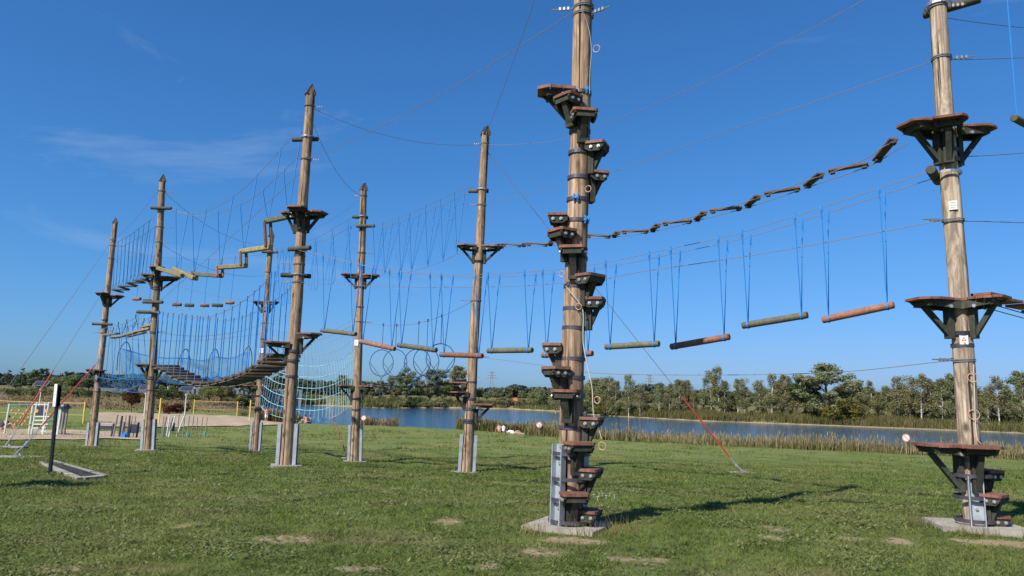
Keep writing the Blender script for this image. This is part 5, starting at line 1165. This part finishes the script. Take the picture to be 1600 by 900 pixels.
# parkour posts
def post_field(posts, label, Y, extra=()):
    r = thing('obstacle_course', label, 'obstacle course', gpt(posts[0][0], Y))
    for i, (px, top, lean, mt, rr) in enumerate(posts):
        yy = Y + 1.2 * ((i * 37) % 7 - 3) / 3; b = gpt(px + lean, yy); e = at_y(px, top, yy); m = MB(); m.tube([b - Vector((0, 0, .2)), e], rr, 6); m.build('post', mt, r)
    for (x0, y0, x1, y1, mt) in extra: A = at_y(x0, y0, Y); B = at_y(x1, y1, Y); m = MB(); m.box(Matrix.Identity(4), min(A.x, B.x), max(A.x, B.x), Y - .04, Y + .04, min(A.z, B.z), max(A.z, B.z)); m.build('panel', mt, r)
post_field([(184, 648, -4, 'post_grey', .05), (191, 650, -1, 'navy_panel', .06), (194, 659, -1, 'post_grey', .09), (197, 649, 0, 'post_grey', .03), (203, 649, 1, 'navy_panel', .05), (207, 650, -2, 'post_grey', .03), (212, 650, 0, 'post_grey', .03), (178, 662, 0, 'navy_panel', .07), (217, 660, 0, 'navy_panel', .06)],
           'dark post obstacle course on sand left of the second pole', 41.5, ((205, 663, 216, 677, 'navy_panel'), (153, 661, 177, 662, 'frame_pale'), (156, 665, 174, 671, 'navy_panel')))
post_field([(256, 650, 0, 'post_grey', .03), (260, 651, -3, 'post_grey', .05), (265, 649, -1, 'frame_pale', .04), (270, 652, -4, 'post_grey', .05), (274, 650, -8, 'frame_pale', .05), (280, 648, 0, 'post_grey', .03), (288, 650, -10, 'frame_pale', .045), (289, 648, 0, 'post_grey', .03), (296, 650, 0, 'post_grey', .03), (303, 650, -1, 'post_grey', .03), (309, 652, 0, 'post_grey', .025), (317, 651, -1, 'post_grey', .025), (324, 652, 0, 'post_grey', .025)],
           'cluster of thin grey poles on grass right of the second pole', 44.0, ((252, 679, 256, 687, 'teal_panel'), (291, 676, 295, 682, 'teal_panel'), (318, 674, 321, 680, 'teal_panel'), (267, 660, 272, 674, 'navy_panel')))
# blue toy left on the sand
p = gpt(200, 41); m = MB(); M = Matrix.Translation(p); m.prism(M, [(-.22, -.12), (.05, -.16), (.24, -.05), (.2, .12), (-.1, .16)], .05, .22); m.prism(M, [(-.10, -.08), (.1, -.08), (.1, .08), (-.1, .08)], .221, .32); solo(m, 'bag', 'clamp_blue', 'small bright blue bag on the sand left of the second pole', 'bag', p)
# grey barrier on the bank
br = thing('panel_barrier', 'long low barrier of grey panels on the bank behind the volleyball net', 'barrier', gpt(280, 162))
for i in range(30):
    pa = 262 + i * 7.0; yy = 164 + i * .4; A = at_y(pa, 614 + (pa - 262) * .012, yy); B = at_y(pa + 6.4, 604.5 + (pa - 262) * .022, yy); m = MB(); m.box(Matrix.Identity(4), A.x, B.x, yy - .05, yy + .05, gz(A.x, yy) - .1, B.z); o = m.build('panel', 'panel_grey', br)
    m = MB(); m.box(Matrix.Identity(4), A.x - .1, A.x + .02, yy - .12, yy - .052, gz(A.x, yy) - .1, B.z + .1); m.build('barrier_post', 'frame_pale', br)
# pylons on the horizon
def pylon(px, top, base_, Y, label):
    x = ray(px, 600).x / ray(px, 600).y * Y; g = Vector((x, Y, gz(x, Y))); H = at_y(px, top, Y).z - g.z; r = thing('power_pylon', label, 'pylon', g, 'power pylons on the horizon'); wb, wt = H * .085, H * .018; m = MB()
    cs = [(-1, -1), (1, -1), (1, 1), (-1, 1)]; wz = lambda f: wb + (wt - wb) * f
    for sx, sy in cs: m.tube([g + Vector((sx * wb, sy * wb, 0)), g + Vector((sx * wt, sy * wt, H))], .10, 4)
    for i in range(10):
        f0, f1 = i / 10, (i + 1) / 10
        for (ax, ay), (bx, by) in zip(cs, cs[1:] + cs[:1]): m.tube([g + Vector((ax * wz(f0), ay * wz(f0), H * f0)), g + Vector((bx * wz(f1), by * wz(f1), H * f1))], .05, 3)
    m.build('lattice_tower', 'post_grey', r)
    for f, l in ((.74, .20), (.84, .16), (.94, .12)): m = MB(); m.tube([g + Vector((-H * l, 0, H * f)), g + Vector((0, 0, H * (f + .03))), g + Vector((H * l, 0, H * f))], .14, 4); m.build('crossarm', 'post_grey', r)
pylon(768, 580, 610, 420, 'power pylon above the trees between sixth pole and stepped pole')
pylon(1015, 585, 607, 430, 'power pylon above the trees right of the stepped pole')
# round no-swimming signs
def round_sign(px, base_, head, label, Y=None):
    g = on_ground(px, base_) if Y is None else gpt(px, Y); top = at_y(px, head, g.y); r = thing('round_sign', label, 'sign', g, 'round bathing signs on posts'); top = Vector((g.x, g.y, top.z))
    m = MB(); m.tube([g - Vector((0, 0, .2)), top], .035, 6); m.build('post', 'post_grey', r); f = Vector((0, -1, 0))
    m = MB(); m.tube([top + f * .036, top + f * .052], .24, 20); o = m.build('sign_disc', 'white_paint', r)
    m = MB(); m.ring(top + f * .053, f, .21, .014, 24, 4); M = Matrix.Translation(top + f * .055) @ Matrix.Rotation(.785, 4, 'Y'); m.box(M, -.2, .2, -.006, .006, -.018, .018); m.build('red_ring', 'sign_red', o)
round_sign(843, 684, 664, 'round bathing sign on a post left of the stepped pole', 64)
round_sign(1413, 702, 684, 'round bathing sign on a post before the reeds left of the rightmost pole', 47)
round_sign(569, 664, 653, 'round bathing sign on a post just right of the fifth pole', 75)
# orange board across the lake
p = gpt(805, 214); m = MB(); e = at_y(805, 623, 214); hh = e.z - p.z; m.box(Matrix.Translation(p), -.62, .62, -.3, .3, .2, hh); m.box(Matrix.Translation(p), -.5, .5, -.32, .32, hh + .002, hh + .25); m.box(Matrix.Translation(p), -.55, -.40, -.25, .25, -.3, .198); m.box(Matrix.Translation(p), .40, .55, -.25, .25, -.3, .198)
solo(m, 'notice_cabin', 'orange_paint', 'bright orange cabin-like box on the far bank left of the stepped pole', 'cabin', p)

# people
def person(px, Y, pose, label, shirt, legs, face=0.0, base=None, scale=1.0):
    g = gpt(px, Y)
    S = {'sit': dict(pel=(0, 0, .14), chest=(.0, .10, .46), neck=(.0, .16, .62), head=(0, .20, .76), knee=((.14, .42, .44), (-.12, .45, .40)), foot=((.14, .72, .06), (-.12, .76, .06)), elbow=((.26, .22, .34), (-.26, .20, .36)), hand=((.16, .42, .40), (-.14, .44, .38))),
         'lie': dict(pel=(0, 0, .12), chest=(-.42, 0, .16), neck=(-.60, 0, .20), head=(-.76, 0, .22), knee=((.42, .10, .30), (.44, -.10, .12)), foot=((.74, .10, .05), (.86, -.1, .06)), elbow=((-.45, .28, .10), (-.55, -.28, .10)), hand=((-.2, .30, .06), (-.72, -.22, .12))),
         'stand': dict(pel=(0, 0, .92), chest=(0, .02, 1.28), neck=(0, .02, 1.47), head=(0, .03, 1.63), knee=((.10, .03, .50), (-.10, -.02, .50)), foot=((.11, .02, .06), (-.11, -.04, .06)), elbow=((.27, 0, 1.12), (-.27, .03, 1.12)), hand=((.26, .12, .88), (-.27, .14, .90)))}[pose]
    V = [S['pel'], S['chest'], S['neck'], S['head']]; R = [.15, .17, .062, .115]; E = [(0, 1), (1, 2), (2, 3)]
    ch = Vector(S['chest']); pe = Vector(S['pel']); up = (ch - pe).normalized()
    for i, s in enumerate((1, -1)):
        side = Vector((0, s, 0)) if pose == 'lie' else Vector((s, 0, 0))
        b = len(V); sh = ch + side * .17 + up * .10; V += [sh, S['elbow'][i], S['hand'][i]]; R += [.062, .047, .036]; E += [(1, b), (b, b + 1), (b + 1, b + 2)]
        b = len(V); hp = pe + side * .09; V += [hp, S['knee'][i], S['foot'][i], Vector(S['foot'][i]) + (Vector((.10, 0, .06)) if pose == 'lie' else Vector((0, .14, -.01)))]; R += [.088, .062, .045, .034]; E += [(0, b), (b, b + 1), (b + 1, b + 2), (b + 2, b + 3)]
    r = thing('person', label, 'person', g, 'people by the lake'); r.rotation_euler = (0, 0, face); r.scale = (scale,) * 3
    me = bpy.data.meshes.new('body'); me.from_pydata([tuple(Vector(v)) for v in V], E, []); me.materials.append(MATS['skin']); o = bpy.data.objects.new('body', me); COL.objects.link(o); o.parent = r
    o.modifiers.new('skin', 'SKIN'); 
    for sv, rr in zip(me.skin_vertices[0].data, R): sv.radius = (rr, rr)
    me.skin_vertices[0].data[0].use_root = True; su_ = o.modifiers.new('smooth', 'SUBSURF'); su_.levels = 1; su_.render_levels = 1
    def cloth(nm, pts, rad, mt): m = MB(); m.tube(pts, rad, 10); me2 = m.mesh(nm, Vector((0, 0, 0))); me2.materials.append(MATS[mt]); smooth_mesh(me2); q = bpy.data.objects.new(nm, me2); COL.objects.link(q); q.parent = r
    if shirt: cloth('shirt', [pe.lerp(ch, .15), pe.lerp(ch, .6), ch + up * .10, ch + up * .16], [.178, .19, .19, .09], shirt)
    if legs:
        for i, s in enumerate((1, -1)): side = Vector((0, s, 0)) if pose == 'lie' else Vector((s, 0, 0)); cloth('trouser_leg', [pe + side * .07, (pe + side * .09).lerp(Vector(S['knee'][i]), .5), Vector(S['knee'][i])], [.13, .105, .085], legs)
    hd = Vector(S['head']); nk = Vector(S['neck']); u2 = (hd - nk).normalized(); cloth('hair', [hd + u2 * .02, hd + u2 * .07, hd + u2 * .13], [.128, .115, .05], 'hair_dark')
person(781, 70, 'sit', 'bare-backed person sitting bent forward before the reed clump', None, 'cloth_dark', .3)
person(787, 70.3, 'sit', 'person in white sitting close against the bare-backed sitter', 'cloth_white', 'cloth_dark', -.2)
person(804, 70, 'lie', 'person lying on the grass on a white towel before the reeds', 'cloth_white', None, .1)
p = gpt(804, 70); m = MB(); m.prism(Matrix.Translation(p), [(-.95, -.42), (1.0, -.38), (.98, .40), (-.93, .42)], .012, .03); m.prism(Matrix.Translation(p), [(-.9, -.30), (-.55, -.28), (-.56, .3), (-.9, .28)], .031, .07); solo(m, 'towel', 'cloth_white', 'white towel spread on the grass under the lying person', 'towel', p)
person(480, 73, 'sit', 'person sitting on the bank seen through the cargo net', 'cloth_pink', None, 1.2)
person(486, 73.5, 'sit', 'second bather right beside the sitter behind the cargo net', None, 'cloth_dark', .8)
person(417, 77, 'stand', 'person in salmon shirt standing by the sand court left of the fourth pole', 'cloth_pink', 'cloth_white', .4, scale=.8)
person(7, 47, 'sit', 'dark-clothed person sitting at the left edge of the playground', 'cloth_dark', None, -1.2, scale=1.1)
# white daisies near the stepped pole
fl = [(928, 779), (936, 777), (941, 777), (953, 777), (960, 780), (934, 783), (947, 781)]
for i, (px, py) in enumerate(fl):
    g = on_ground(px, py); m = MB(); c = g + Vector((0, 0, .06)); m.tube([g, c], .003, 4)
    for j in range(8):
        a = 2 * PI * j / 8; dv = Vector((math.cos(a), math.sin(a), .15)); sv = Vector((-math.sin(a), math.cos(a), 0)); m.add([c, c + dv * .012 + sv * .006, c + dv * .024, c + dv * .012 - sv * .006], [(0, 1, 2, 3)])
    solo(m, 'daisy', 'white_paint', 'tiny white flower, %s from the left in the patch right of the stepped pole foot' % ORD[sorted(fl).index((px, py))], 'flower', g, 'white flowers by the stepped pole')
